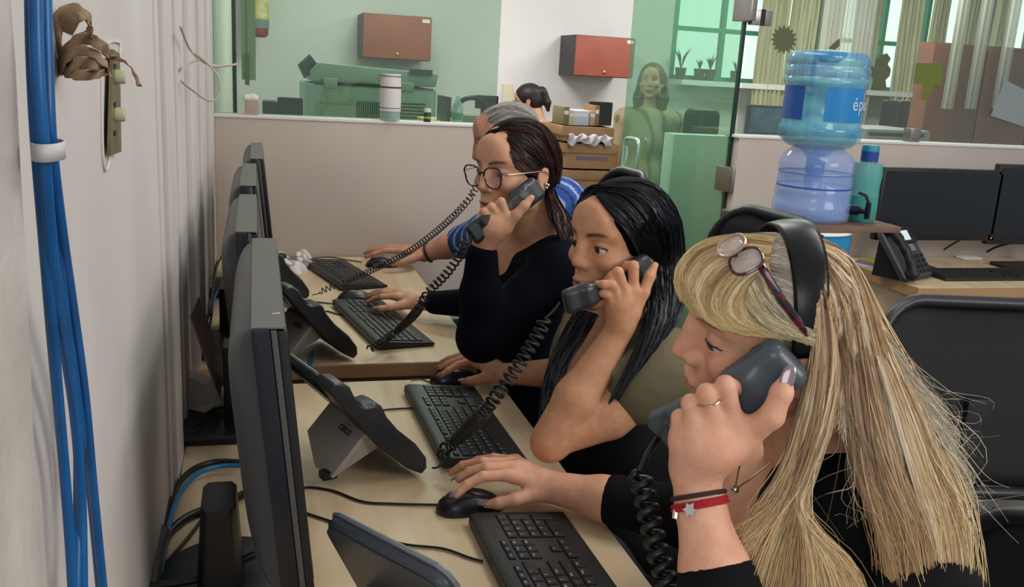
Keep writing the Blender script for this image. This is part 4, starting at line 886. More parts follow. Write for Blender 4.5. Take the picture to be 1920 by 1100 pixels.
tp = Vector((.085, -.078, .045)); tb = MB(); tb.tube([tp, tp+Vector((.02, -.03, 0))], .015, 12); tb.tube([tp+Vector((.02, -.03, 0)), tp+Vector((.035, -.055, 0))], .008, 10); tb.tube([tp+Vector((.034, -.052, .03)), tp+Vector((.034, -.052, -.022))], .009, 10); tb.tube([tp+Vector((.034, -.052, .028)), tp+Vector((.026, -.045, .05)), tp+Vector((.008, -.03, .058))], .005, 8); tb.build('tap', mat('black_tap', '#0b0f1c', .25), dp)
wb = thing('water_bottle', 'large ribbed blue water bottle upside down on the dispenser', 'bottle', (bc[0]-.004, CYY, bz+.001))
z0 = .21; zt = YP(1545, 95, CYY)[2]-bz
q0 = [(.036, .20), (.05, .222), (.10, .236), (.128, .262), (.132, .285), (.130, .298), (.124, .304), (.1235, .42), (.130, .426), (.131, .444), (.125, .450), (.130, .457), (.131, .478), (.124, .485), (.130, .492), (.130, .508), (.118, .526), (.04, .532)]
prof = [(r*.985, z if z < .24 else .24+(z-.24)*(zt-.24)/(.532-.24)) for r, z in q0]
MB().lathe(prof, n=56, cap=False).build('bottle_body', m_w2, wb, angle=70)
MB().lathe([(.026, .10), (.030, .13), (.030, .215)], n=24).build('neck', m_db, wb); MB().lathe([(.03, zt-.035), (.055, zt-.008), (.05, zt-.003)], n=32).build('base_dimple', m_db, wb)
MB().lathe([(.11, .25), (.118, .30), (.118, .44)], n=40).build('water', mat('bottle_water', '#66bdc4', .1, alpha=.35), wb)
for nm, a0, a1, mm_ in (('label', -121, -55, mat('label_blue', '#1578b4', .35)), ('side_label', -212, -152, mat('label_navy', '#1d4f9e', .35))):
    ga = np.linspace(math.radians(a0), math.radians(a1), 18); MB().sheet([[(.1232*math.cos(a), .1232*math.sin(a), z) for a in ga] for z in (.318, .42)]).build(nm, mm_, wb)
for ch, ad in (('é', -75), ('p', -61), ('u', -47)):
    a = math.radians(ad); c = (.1242*math.cos(a), .1242*math.sin(a), .372); text_mb(ch, .058, frame(c, (-math.sin(a), math.cos(a), 0), (math.cos(a), math.sin(a), 0)), .0003).build('lettering', mat('pale_print', '#b9cde0', .4), wb, smooth=False, angle=0)
p = YP(1610, 410, CYY-.02); gb = thing('drinking_bottle', 'turquoise drinking bottle half full of green juice beside the dispenser', 'bottle', (p[0]+.0, CYY-.03, bz+.001)); hz = YP(1620, 272, CYY-.03)[2]-bz
MB().lathe([(.040, 0), (.046, .008), (.046, .06), (.044, .12), (.048, .155), (.044, .19), (.026, hz-.055), (.024, hz-.045)], n=32, cap=False).build('bottle_body', mat('turquoise_plastic', '#55b3ad', .2, alpha=.6), gb, angle=70)
MB().lathe([(.039, .006), (.0435, .01), (.0435, .085)], n=28).build('juice', mat('green_juice', '#37642c', .4, col2='#2c5527', scale=30), gb)
MB().lathe([(.027, hz-.052), (.0275, hz-.02)], n=28).build('collar', mat('navy_cap', '#1a3f86', .4), gb); MB().lathe([(.0275, hz-.02), (.0275, hz-.006), (.024, hz)], n=28).build('cap', mat('teal_cap', '#1f7f93', .4), gb)
# ---------------------------------------------------------------- office chairs on this side
m_mesh = mat('chair_mesh', '#131416', .7, alpha=.94, bump=.5, bscale=900); m_arm = mat('chair_plastic', '#1c1e21', .4); m_seat = mat('seat_cloth', '#9a9493', .8, col2='#3c393b', scale=150, stretch=(1, 2.2, 1), detail=0, lo=.45, hi=.55)
def rr_poly(w_, h_, r, n=7, bow=0):
    o = []
    for cx, cy, a0 in ((w_/2-r, h_/2-r, 0), (-w_/2+r, h_/2-r, 90), (-w_/2+r, -h_/2+r, 180), (w_/2-r, -h_/2+r, 270)):
        for i in range(n): a = math.radians(a0+90*i/(n-1)); o.append((cx+r*math.cos(a), cy+r*math.sin(a)))
    return o
def task_chair(loc, rz, label, top=.98, w_=.46, h_=.52, solid=False, arms=True, seat_z=.47, lean=.12, frame_m=None, extras=True):
    t = thing('office_chair', label, 'chair', (loc[0], loc[1], 0), rz, group='black office chairs on this side'); fm = frame_m or m_arm
    # local: the sitter faces -x, the back stands at +x .22
    ol = rr_poly(w_, h_, .11); zc = top-h_/2
    def B(u, v, off=0): return (.22+off+(v+h_/2)*math.sin(lean)-.12*((u/w_*2)**2)*.35, u, zc+v)
    MB().tube([B(u, v) for u, v in ol]+[B(*ol[0])], .016, 10).build('back_frame', fm, t)
    n = 12; g = [[B(max(-1, min(1, 2*j/n-1))*(w_/2-.01)*(1-.10*abs(2*i/n-1)**6), (2*i/n-1)*(h_/2-.012), .003) for j in range(n+1)] for i in range(n+1)]
    MB().sheet(g).build('back_mesh' if not solid else 'back_pad', m_mesh if not solid else m_blk, t, solid=.004 if not solid else .03)
    MB().box((.24, -.03, seat_z-.05), (.28, .03, zc)).build('spine', m_arm, t, bevel=.008)
    MB().rbox((-.24, -.25, seat_z-.05), (.24, .25, seat_z+.02), .09, 6).build('seat', m_seat, t, angle=60)
    MB().tube([(0, 0, .09), (0, 0, seat_z-.05)], .028, 12).build('post', m_steel, t)
    if arms:
        for s in (-1, 1):
            MB().tube([(.1, s*.25, seat_z-.03), (.1, s*.29, seat_z), (.07, s*.29, seat_z+.17)], .014, 8).build('arm_post', m_arm, t); MB().rbox((-.12, s*.29-.04, seat_z+.17), (.14, s*.29+.04, seat_z+.20), .035, 5).build('armrest', m_arm, t)
    for k in range(5):
        a = k*1.2566+.3; MB().tube([(0, 0, .10), (.27*math.cos(a), .27*math.sin(a), .07)], [.026, .016], 8).build('base_arm', m_arm, t)
        MB().lathe([(.028, -.012), (.028, .012)], n=12, M=Matrix.Translation((.27*math.cos(a), .27*math.sin(a), .03)) @ Matrix.Rotation(math.pi/2, 4, 'X')).build('caster', m_blk, t)
    return t
# right foreground mesh chair: place so that its back top runs from (1740,625) to past the right edge
task_chair((1.62, 1.46), 1.37, 'black mesh office chair with grey patterned seat at the right edge', top=.985, w_=.54, h_=.45, lean=.2)
task_chair((.96, 1.94), .12, 'black office chair with a tall back beside the green door', top=1.15, w_=.40, h_=.5, solid=True)
task_chair((1.0, 2.95), .1, 'tall black office chair behind the striped shirt, open back frame showing', top=1.14, w_=.34, h_=.44)
cb = thing('cable_bundle', 'bundle of bright blue network cables hanging down the pillar edge', 'cables', tuple(A(90, 270, .66)))
runs = [[(58, -30), (62, 120), (70, 270), (84, 450), (100, 650), (118, 850), (130, 1000), (138, 1130)],
        [(66, -30), (70, 120), (80, 270), (92, 420), (106, 560), (138, 760), (152, 930), (156, 1130)],
        [(75, -30), (79, 120), (88, 270), (104, 430), (122, 600), (142, 740), (147, 900), (143, 1130)],
        [(84, -30), (88, 120), (95, 270), (114, 430), (133, 560), (158, 740), (176, 930), (196, 1130)],
        [(70, -30), (75, 100), (84, 270), (97, 470), (128, 640), (150, 790), (170, 920), (190, 1130)]]
for i, rn in enumerate(runs):
    MB().tube(spline([XP(x, y, -.108+.003*(i % 2)-.016*min(1, max(0, (y-350)/500))) for x, y in rn], 60), .0034, 10).build('cable_strand', m_blue2, cb, world=True, angle=0)
tc = XP(83, 281, -.106); tb = MB()
tb.loft([[(tc[0]+.007*math.cos(a)+.002, tc[1]+.0175*math.sin(a), tc[2]+dz) for a in np.linspace(0, 6.283, 24, endpoint=False)] for dz in (-.0045, .0045)], cap=False); tb.build('white_tie', mat('white_tie', '#bdbab7', .5), cb, world=True, solid=.001)
# crumpled masking tape wad
m_tape = mat('masking_tape', '#9b8468', .6, col2='#846c52', scale=30, bump=.6, bscale=120)
tw = thing('masking_tape_wad', 'crumpled wad of brown masking tape stuck beside the blue cables', 'tape', tuple(A(150, 90, .68)))
def ribbon(pts, wpx, dirp, name, m, d=.67, n=24, par=None):
    P = spline([(x, y, dd) for x, y, dd in pts], n); g = []
    for i, (x, y, dd) in enumerate(P):
        t = i/(n-1); wv = wpx[0]+(wpx[1]-wpx[0])*t; a = dirp[0]+(dirp[1]-dirp[0])*t+.25*math.sin(i*1.3)
        g.append([tuple(A(x+math.cos(a)*wv*s, y+math.sin(a)*wv*s, dd+.004*math.sin(3*s+i*.6))) for s in np.linspace(-.5, .5, 7)])
    return MB().sheet(g).build(name, m, par, world=True, solid=.0006)
rr = random.Random(12)
ribbon([(102, 150, .69), (104, 90, .68), (108, 40, .67), (135, 18, .665), (165, 30, .67), (172, 60, .68)], (26, 30), (0, 1.6), 'tape_strip', m_tape, par=tw)
ribbon([(120, 60, .675), (140, 30, .66), (160, 35, .66), (170, 62, .665), (150, 75, .67)], (34, 24), (.4, 1.5), 'tape_strip', m_tape, par=tw)
ribbon([(105, 128, .685), (130, 88, .665), (158, 72, .66), (185, 82, .66), (205, 100, .67)], (26, 22), (1.3, 1.8), 'tape_strip', m_tape, par=tw)
ribbon([(100, 150, .69), (125, 108, .665), (160, 95, .655), (195, 115, .66), (206, 138, .67)], (22, 26), (1.5, 1.2), 'tape_strip', m_tape, par=tw)
ribbon([(112, 128, .68), (140, 120, .66), (170, 118, .655), (200, 130, .665)], (30, 22), (1.4, 1.6), 'tape_strip', m_tape, par=tw)
ribbon([(118, 132, .675), (145, 140, .655), (175, 140, .655), (198, 135, .665)], (26, 14), (1.3, 1.7), 'tape_strip', m_tape, par=tw)
ribbon([(98, 158, .70), (108, 128, .69), (122, 112, .68)], (12, 22), (.2, .9), 'tape_strip', m_tape, par=tw)
ribbon([(205, 108, .67), (228, 112, .665), (248, 130, .665), (262, 162, .67)], (9, 10), (1.6, .3), 'tape_tail', mat('pinkish_tape', '#9c7866', .6), par=tw)
tl = thing('torn_tape_strip', 'torn strip of tan tape hanging left of the blue cables', 'tape', tuple(A(60, 300, .66)))
ribbon([(58, 215, .655), (54, 260, .65), (58, 320, .65), (66, 395, .65)], (14, 12), (0, .3), 'tape_strip', mat('tan_tape', '#a48f74', .6), par=tl)
ribbon([(60, 225, .652), (60, 270, .648), (66, 340, .648), (74, 385, .65)], (6, 10), (0, -.3), 'tape_strip', mat('tan_tape', '#a48f74', .6), par=tl)
# ================================================================ PEOPLE
def cw(v): return CR.T@np.array(v, float)      # a direction given as right / down / away, in room axes
def head_frame(px, py, d, f, u):
    f = cw(f); f /= np.linalg.norm(f); u = cw(u); u = u-f*(u@f); u /= np.linalg.norm(u); M = np.eye(4); M[:3, 0] = f; M[:3, 1] = np.cross(u, f); M[:3, 2] = u; M[:3, 3] = A(px, py, d); return M
def proj(p): v = CR@(np.array(p, float)-O); return np.array([960, 550])+F*v[:2]/v[2]
def head_at(nx, ny, d, f, u, tip=(.1115, 0, -.0275)):      # head frame whose nose tip is seen at nx, ny
    x, y = nx+90, ny-20
    for _ in range(6): M = head_frame(x, y, d, f, u); q = proj(M[:3, :3]@np.array(tip)+M[:3, 3]); x += nx-q[0]; y += ny-q[1]
    return M
def loc2w(M, p): return M[:3, :3]@np.array(p, float)+M[:3, 3]
def w2loc(M, P): return (P-M[:3, 3])@np.linalg.inv(M[:3, :3]).T
HEADC = {}
def head(F_, M, fem=1, sc=(-.012, 0, .029), sr=(.090, .073, .075), nose=0., lips=1., jaw=0., ears=(1, 1), eo=.0045, mouth=0):
    """adds skull, face, nose, lips, lids and ears to field F_ (local: x forward, y left, z up)"""
    sv = F_.M; F_.M = M; f = F_
    HEADC[id(M)] = (sc, sr)
    f.ell(sc, sr, k=0).ell((.028, 0, sc[2]-.004), (.053, .062, sr[2]-.005), k=.02)
    f.ell((.030, 0, -.03), (.052, .056, .062), k=.02).ell((.036, 0, -.068), (.046, .042+jaw, .038), k=.02)
    for s in (1, -1):
        f.cap((-.004, s*.058, -.035), (.012, s*(.050+jaw), -.070), .014, .013, k=.02).cap((.012, s*(.050+jaw), -.070), (.064, s*.014, -.104), .013, .012, k=.018)
        f.ell((.058, s*.040, -.026), (.024, .022, .020), k=.016)          # cheek
        f.cap((.076, s*.012, .022), (.060, s*.046, .024), .009, .007, k=.014)    # brow ridge
    f.ell((.070, 0, -.104), (.018, .020, .014), k=.014)                   # chin
    f.ell((.072, 0, -.056), (.020, .028, .024), k=.014)                   # mouth base
    f.ell((.069, 0, .042), (.018, .043, .034), k=.02)                     # forehead
    for s in (1, -1): f.ell((.092, s*.031, .002), (.017, .017, .0125), k=.013, op='-')
    n = nose-.005
    f.ell((.084, 0, -.010), (.017, .012, .030), k=.010)
    f.cap((.080, 0, .012), (.101+n*.5, 0, -.022), .0065, .0075, k=.010).ell((.105+n, 0, -.0275), (.0100, .0085, .0085), k=.008)
    f.cap((.090, 0, -.038), (.102+n, 0, -.034), .006, .005, k=.006)
    for s in (1, -1): f.ell((.091+n*.6, s*.0125, -.033), (.011, .0065, .0078), k=.006)
    for s in (1, -1): f.ell((.096+n*.6, s*.0068, -.0415), (.0055, .0030, .0035), k=.003, op='-')
    # lips
    mo = mouth
    for s in (1, -1):
        f.chain([(.0940, s*.003, -.0605), (.0915, s*.013, -.0620), (.0830, s*.0225, -.0655)], [.0040*lips, .0038*lips, .0016], k=.008)
        f.chain([(.0925, 0, -.0705-mo), (.0900, s*.012, -.0695-mo), (.0830, s*.0215, -.0665)], [.0048*lips, .0042*lips, .0016], k=.007)
    f.cap((.104, -.014, -.0655-mo*.5), (.104, .014, -.0655-mo*.5), .0055, .0055, k=.0022, op='-', flat=(M[:3, 2], .30+mo*60)) if 0 else None
    f.ell((.097, 0, -.0656-mo*.5), (.0085, .022, .0011+mo*.45), k=.0022, op='-')
    for s in (1, -1):                                                      # eyelids around the eyeball
        c = (.0685, s*.031, -.001); f.ell(c, (.0146, .0155, .0145), k=.005)
    for s in (1, -1):
        f.ell((.0770, s*.0335, -.0015), (.0125, .0135, eo), k=.0012, op='-')
        f.ell((.0735, s*.0325, -.0015), (.0125, .0125, eo*1.25), k=.0, op='-')
    for s, on in zip((1, -1), ears):
        if not on: continue
        f.ell((-.010, s*.075, -.012), (.0165, .0070, .029), k=.006, R=Matrix.Rotation(-.18, 3, 'Y')).ell((-.004, s*.0855, -.010), (.0095, .006, .019), k=.004, op='-').ell((-.004, s*.076, -.040), (.009, .006, .009), k=.005)
    F_.M = sv
def eye(M, s, gaze, iris, par, r=.0129):
    n, m_ = 32, 24; V, Q, Cc = [], [], []; g = np.array(gaze, float); g /= np.linalg.norm(g); up = np.cross(g, (0, 1, .1)); up /= np.linalg.norm(up); sd = np.cross(up, g); ic = np.array(lin(iris)[:3])
    for i in range(m_+1):
        t = math.pi*i/m_
        for j in range(n):
            a = 2*math.pi*j/n; p = g*math.cos(t)+(up*math.cos(a)+sd*math.sin(a))*math.sin(t); rr_ = r*(1+(.04 if t < .4 else 0)); V.append(loc2w(M, (.0685+p[0]*rr_, s*.031+p[1]*rr_, -.001+p[2]*rr_)))
            Cc.append((.004, .004, .004) if t < .22 else (ic if t < .50 else ((.02, .02, .02) if t < .56 else (.62, .55, .52))))
    for i in range(m_):
        for j in range(n): Q.append((i*n+j, i*n+(j+1) % n, (i+1)*n+(j+1) % n, (i+1)*n+j))
    return mesh_np('eyeball', np.array(V), np.array(Q), mat('eye_surface', '#ffffff', .12, attr='Col'), par, np.array(Cc))
def lid_lines(M, s, par, brow='#2a1a12', lash=.0009, eo=.0045, browlift=.0):
    t = np.linspace(-1, 1, 14); P = []
    for a in t:
        y = s*(.0335+a*.0128); z = -.0015+eo*math.sqrt(max(0, 1-a*a))+.0004; x = .0685+math.sqrt(max(1e-6, .0143**2-(y*s-.031)**2-z**2))*1.0+.0004; P.append(loc2w(M, (x, y, z)))
    MB().tube(P, [lash*(.35+.6*(i/13)) for i in range(14)], 6).build('eyelashes', mat('lash_dark', '#1a1210', .6), par, world=True, angle=0)
def skin_color(M, V, base, lip, brow, lipamt=1., browz=.022, blush=.5):
    L = w2loc(M, V); x, y, z = L.T; c = np.tile(np.array(lin(base)[:3]), (len(V), 1)); inn = (np.abs(x) < .2) & (np.abs(y) < .12) & (np.abs(z) < .14)
    g = lambda d2: np.exp(-d2)
    b = (g(((x-.065)**2+(np.abs(y)-.042)**2+(z+.03)**2)/.022**2)+.9*g(((x-.11)**2+y**2+(z+.03)**2)/.014**2)+.5*g(((np.abs(y)-.08)**2+(z+.01)**2+(x)**2)/.02**2))*inn
    c = c*(1-b[:, None]*blush*np.array([.0, .28, .30]))
    zl = -.0655; w = g((np.abs(y)/.0205)**6)*g(((z-zl)/(.0068*(1-.55*np.clip(np.abs(y)/.023, 0, 1))))**4)*(x > .078)*inn
    c = c*(1-w[:, None]*lipamt)+np.array(lin(lip)[:3])*w[:, None]*lipamt
    yy = np.abs(y); zb = browz+.004*np.sin(np.clip((yy-.014)/.034, 0, 1)*2.6); wb = g(((z-zb)/.0035)**4)*(yy > .011)*g(((yy-.030)/.0185)**8)*(x > .04)*inn
    c = c*(1-wb[:, None]*.93)+np.array(lin(brow)[:3])*wb[:, None]*.93
    we = g(((z-.003)/.007)**2+((yy-.032)/.016)**2)*(x > .05)*inn; c = c*(1-we[:, None]*.22)
    return np.clip(c, 0, 1)
def onhead(M, px, py, off=.0):
    c, r = HEADC[id(M)]; r = np.array(r)+.002
    Ri = np.linalg.inv(M[:3, :3]); o = Ri@(O-M[:3, 3]); dd = Ri@ray(px, py); rr_ = np.array(r)+off; o_ = (o-np.array(c))/rr_; d_ = dd/rr_
    a, b, q = d_@d_, o_@d_, o_@o_-1; D = b*b-a*q; t = (-b-math.sqrt(D))/a if D > 0 else -b/a
    return ray(px, py)*t+O
def hg(M, pts, off=0):     # hair guide: two numbers lie on the head, three carry their own distance
    return [onhead(M, *p, off=off) if len(p) == 2 else A(*p) for p in pts]
m_skin = lambda nm: mat(nm, '#ffffff', .5, attr='Col', sss=.12, col2='#f4e6e0', scale=60, lo=.3, hi=.7, bump=.3, bscale=420, spec=.3)
def hand(f, wrist, fingers, wr=.026, pr=.0125, fr=1., thumb=None, k=.010, wpts=None):
    """wrist point, four fingers as lists of four points from knuckle to tip, thumb as a list; palm webbed between them"""
    W = np.array(wrist); kn = [np.array(q[0]) for q in fingers]
    for i, q in enumerate(fingers):
        s = fr*(1, 1.04, 1, .88)[i]; f.chain(q, [.0100*s, .0093*s, .0083*s, .0064*s], k=.0025)
        f.cap(W+(q[0]-W)*.12, q[0], pr*1.1, .0098*s, k=.010)
    for a, b in zip(kn[:-1], kn[1:]): f.cap(a*.82+W*.18, b*.82+W*.18, .0095*fr, .0095*fr, k=.010)
    mid = sum(kn)/len(kn); f.cap(W*.7+mid*.3, W*.3+mid*.7, pr*1.5, pr*1.35, k=.018)
    if thumb is not None: f.cap(W, thumb[0], wr*.62, .0145*fr, k=.016); f.chain(thumb, [.0140*fr, .0112*fr, .0100*fr, .0066*fr][:len(thumb)] if len(thumb) == 4 else [.0135*fr, .011*fr, .0078*fr], k=.005)
def nail(tip, prev, n, m, par, w=.0062, L=.011, name='fingernail'):
    tip, prev = np.array(tip), np.array(prev); d = tip-prev; d /= np.linalg.norm(d); n = np.array(n, float); n -= d*(n@d); n /= np.linalg.norm(n)
    MB().ball((0, 0, 0), (L, w, .0016), 14, 8, M=frame(tip+d*.003+n*.0062, d, n)).build(name, m, par, world=True)
def handset(mouth, ear, out, label, s=1., par=None, bend=.012, col=None):
    mouth, ear = np.array(mouth), np.array(ear); L = np.linalg.norm(ear-mouth); M = np.array(frame(mouth, ear-mouth, out)); t = thing('telephone_handset', label, 'handset', tuple(mouth), group='black telephone handsets held to ears')
    f = Field(M); y = M[:3, 1]
    f.rbox((L*.5, 0, bend), (L*.36, .0185*s, .0115*s), .008, k=0).rbox((L-.024, 0, bend*.35), (.036*s, .0265*s, .0165*s), .013, k=.014, R=Matrix.Rotation(.22, 3, 'Y')).rbox((.020, 0, bend*.2), (.030*s, .0235*s, .0125*s), .010, k=.012, R=Matrix.Rotation(-.2, 3, 'Y'))
    V, Q = f.mesh(.002); mesh_np('shell', V, Q, col or mat('handset_plastic', '#2a2d31', .33, bump=.12, bscale=400, coat=.15), t)
    g = Field(M); g.ell((.016, 0, -.014), (.018*s, .018*s, .005), k=.003).ell((L-.018, 0, -.018), (.022*s, .022*s, .006), k=.003); V, Q = g.mesh(.002); mesh_np('speaker_caps', V, Q, m_blk, t)
    return t
def trousers(par, hip, knees, feet, m, r=(.095, .065, .045)):
    f = Field()
    for k_, ft in zip(knees, feet): f.chain([hip+np.array([0, (k_[1]-hip[1])*.6, 0]), k_, ft], list(r), k=.03)
    f.ell(hip, (.13, .17, .10), k=.04); V, Q = f.mesh(.012); mesh_np('trousers', V, Q, m, par)
    for ft in feet: MB().ball((ft[0]-.06, ft[1], .04), (.13, .045, .04)).build('shoe', m_blk, par, world=True)
m_shirt_black = mat('black_cloth', '#0a0a0c', .85, bump=.5, bscale=35, spec=.2); m_navyk = mat('navy_knit', '#050916', .9, bump=.6, bscale=500, spec=.15); m_olive = mat('olive_cotton', '#6e654b', .8, col2='#645c44', scale=9, bump=2.5, bscale=9, bstretch=(1, 1, 2))
m_hair = mat('hair_strand', '#ffffff', .45, attr='Col', spec=.4)

def hair_cap(M, par, m, off=.008, occ=True, cut=((.100, 0, -.038), (.084, .105, .106)), side=.05, h=.003, extra=None):
    c_, r_ = HEADC[id(M)]; g = Field(M); g.ell(c_, tuple(np.array(r_)+.0005+off), k=0)
    if occ: g.ell((-.042, 0, -.02), (.058+off, .062+off, .065), k=.02)
    if extra: extra(g)
    g.ell(cut[0], cut[1], k=.006, op='-')
    for s in (1, -1): g.ell((.032, s*.085, -.060), (.050, .05, side), k=.006, op='-')
    V, Q = g.mesh(h); return mesh_np('hair_roots', V, Q, m, par)

def band_fit(V, c, ax, off, rr_, name, m, par, h=.004, n=40):
    """a band that follows the real outline of a limb"""
    ax = np.array(ax, float); ax /= np.linalg.norm(ax); D = V-c; q = D@ax; s = (np.abs(q) < h) & (np.linalg.norm(D, axis=1) < .06); P = D[s]-q[s][:, None]*ax
    u = np.cross(ax, (0.1, .2, 1)); u /= np.linalg.norm(u); v = np.cross(ax, u); x, y = P@u, P@v; cx, cy = (x.max()+x.min())/2, (y.max()+y.min())/2
    a = np.arctan2(y-cy, x-cx); r = np.hypot(x-cx, y-cy); th = np.linspace(-math.pi, math.pi, n+1)[:-1]; R_ = np.array([np.median(r[np.abs((a-t+math.pi) % (2*math.pi)-math.pi) < .2]) if (np.abs((a-t+math.pi) % (2*math.pi)-math.pi) < .2).any() else np.median(r) for t in th])
    R_ = (R_+np.roll(R_, 1)+np.roll(R_, -1))/3+off; pts = [c+u*(cx+R_[i]*math.cos(th[i]))+v*(cy+R_[i]*math.sin(th[i])) for i in range(n)]
    o = MB().tube(pts+[pts[0]], rr_, 7).build(name, m, par, world=True); return pts
# ---------------------------------------------------------------- nearest person: long blonde hair, black top
H1 = head_at(1261, 658, .955, (-1, .10, .02), (-.03, -.86, -.50))
p1_ = thing('person', 'person with long blonde hair, black headband and black top, nearest the camera', 'person', (.78, .86, 0))
f = Field(); head(f, H1, sc=(-.004, 0, .024), sr=(.079, .073, .066), nose=.002, lips=1.0, ears=(1, 0), eo=.0036)
ch = A(1440, 950, .97)
f.cap(loc2w(H1, (-.035, 0, -.05)), loc2w(H1, (-.05, 0, -.14)), .052, .053, k=.03).cap(loc2w(H1, (-.05, 0, -.12)), (.60, .80, 1.0), .05, .06, k=.04)
SL, SR = np.array([.62, .655, .965]), np.array([.64, 1.0, .965]); EL, ER = A(1390, 1290, .84), np.array([.66, 1.20, .79]); WL = A(1303, 905, .885); WR = ZP(1030, 912, .783)
f.chain([SL, (.63, .82, .98), SR], [.06, .075, .06], k=.04).ell((.60, .83, .93), (.085, .13, .10), k=.05)
f.chain([SL, EL], [.050, .040], k=.02); f.chain([EL, EL*.45+WL*.55, WL+(EL-WL)*.12], [.038, .033, .0225], k=.01)
f.chain([SR, ER, ER*.4+WR*.6, WR], [.052, .042, .034, .0265], k=.02)
# raised left hand: back of the hand towards the camera
k1 = [A(1374, 792, .856), A(1360, 722, .840), A(1378, 728, .868), A(1400, 745, .892)]
k2 = [A(1338, 790, .854), A(1325, 738, .842), A(1340, 742, .872), A(1358, 758, .897)]
k3 = [A(1306, 797, .856), A(1296, 757, .852), A(1308, 758, .882), A(1326, 772, .906)]
k4 = [A(1281, 815, .866), A(1275, 783, .868), A(1286, 782, .894), A(1302, 794, .915)]
th_ = [A(1398, 815, .862), A(1447, 780, .840), A(1466, 735, .836), A(1473, 714, .836)]
WLh = A(1303, 880, .883)
hand(f, WLh, [k1, k2, k3, k4], fr=1.0, thumb=th_, pr=.0135); f.cap(WL+(EL-WL)*.12, WLh, .0225, .0225, k=.01).ell(A(1330, 835, .868), (.030, .030, .020), k=.02)
# right hand resting on the mouse
r1 = [ZP(952, 890, .805), ZP(905, 893, .808), ZP(876, 908, .796), ZP(856, 927, .782)]
r2 = [ZP(955, 876, .806), ZP(912, 876, .812), ZP(880, 884, .800), ZP(860, 898, .786)]
r3 = [ZP(960, 868, .800), ZP(905, 866, .806), ZP(868, 872, .792), ZP(846, 886, .772)]
r4 = [ZP(968, 862, .790), ZP(925, 858, .792), ZP(895, 862, .778), ZP(872, 872, .764)]
rt = [ZP(1000, 925, .775), ZP(965, 937, .772), ZP(935, 943, .765), ZP(912, 945, .760)]
hand(f, WR, [r1, r2, r3, r4], fr=.98, thumb=rt, pr=.0135)
V, Q = f.mesh(.0023); C_ = skin_color(H1, V, '#dca98c', '#b87266', '#7d6a55', blush=.55)
VB = V; bd = mesh_np('body', V, Q, m_skin('skin_fair'), p1_, C_)
eye(H1, 1, (1, .22, -.38), '#3a4a48', bd); eye(H1, -1, (1, .22, -.38), '#3a4a48', bd); lid_lines(H1, 1, bd, lash=.0011, eo=.0036)
m_nail = mat('mauve_nail', '#8d7a80', .15, .3, coat=.6); m_nred = mat('red_nail', '#a8202c', .2, coat=.5)
nail(th_[3], th_[2], cw((-.1, -.1, -1)), m_nail, bd, .0068, .013)
nail(rt[3], rt[2], cw((0, -.7, -.7)), m_nail, bd, .0066, .0125)
for q in (r1, r2, r3): nail(q[3], q[2], (0, 0, 1), m_nail, bd, .0056, .010)
# ring, bracelets, necklace
rc = k2[0]*.22+k2[1]*.78; ax = k2[1]-k2[0]; ax /= np.linalg.norm(ax); u_ = np.cross(ax, (0, 0, 1)); u_ /= np.linalg.norm(u_); v_ = np.cross(ax, u_)
MB().tube([rc+(u_*math.cos(a)+v_*math.sin(a))*.0112 for a in np.linspace(0, 6.283, 30)], .0011, 6).build('ring', mat('gold_ring', '#c9b08a', .2, .9), p1_, world=True)
ax1 = (WL-EL)/np.linalg.norm(WL-EL); b1 = A(1312, 948, .88)
m_redc = mat('red_cord', '#a3121f', .6, bump=.8, bscale=300); m_brc = mat('brown_leather', '#35201c', .6)
pr_ = band_fit(VB, b1, ax1, .0012, .0023, 'red_bracelet', m_redc, p1_); band_fit(VB, b1+ax1*.0035, ax1, .0012, .0022, 'red_bracelet', m_redc, p1_); band_fit(VB, b1+ax1*.010, ax1+np.array([.03, 0, .0]), .0012, .0024, 'brown_bracelet', m_brc, p1_)
tgt = A(1291, 946, .85); cb_ = min(pr_, key=lambda q: np.linalg.norm(proj(q)-(1291, 946))+40*(float((CR@(q-O))[2]) > .872)); cb_ = cb_+cw((0, 0, -.0035)); st = MB()
stp = [(math.cos(a)*(.0072 if i % 2 == 0 else .0042), math.sin(a)*(.0072 if i % 2 == 0 else .0042)) for i, a in enumerate(np.linspace(0, 2*math.pi, 12, endpoint=False))]
st.prism(stp, -.001, .001, frame(cb_, cw((1, 0, .1)), cw((-.1, 0, -1)))).build('silver_charm', mat('silver', '#cfc9bd', .25, .9), p1_, world=True)
MB().tube([A(1268, 955, .872), A(1266, 972, .870)], .0032, 8).build('silver_tag', mat('silver'), p1_, world=True)
MB().tube(spline([A(1395, 850, .93), A(1385, 880, .918), A(1378, 918, .915)], 20), .0008, 5).build('necklace', mat('gold_ring'), p1_, world=True)
MB().tube(spline([A(1378, 918, .915), A(1410, 895, .93), A(1445, 868, .95)], 20), .0008, 5).build('necklace', mat('gold_ring'), p1_, world=True)
MB().ball(A(1378, 917, .914), .0042, 12, 8).build('pendant', mat('silver'), p1_, world=True)
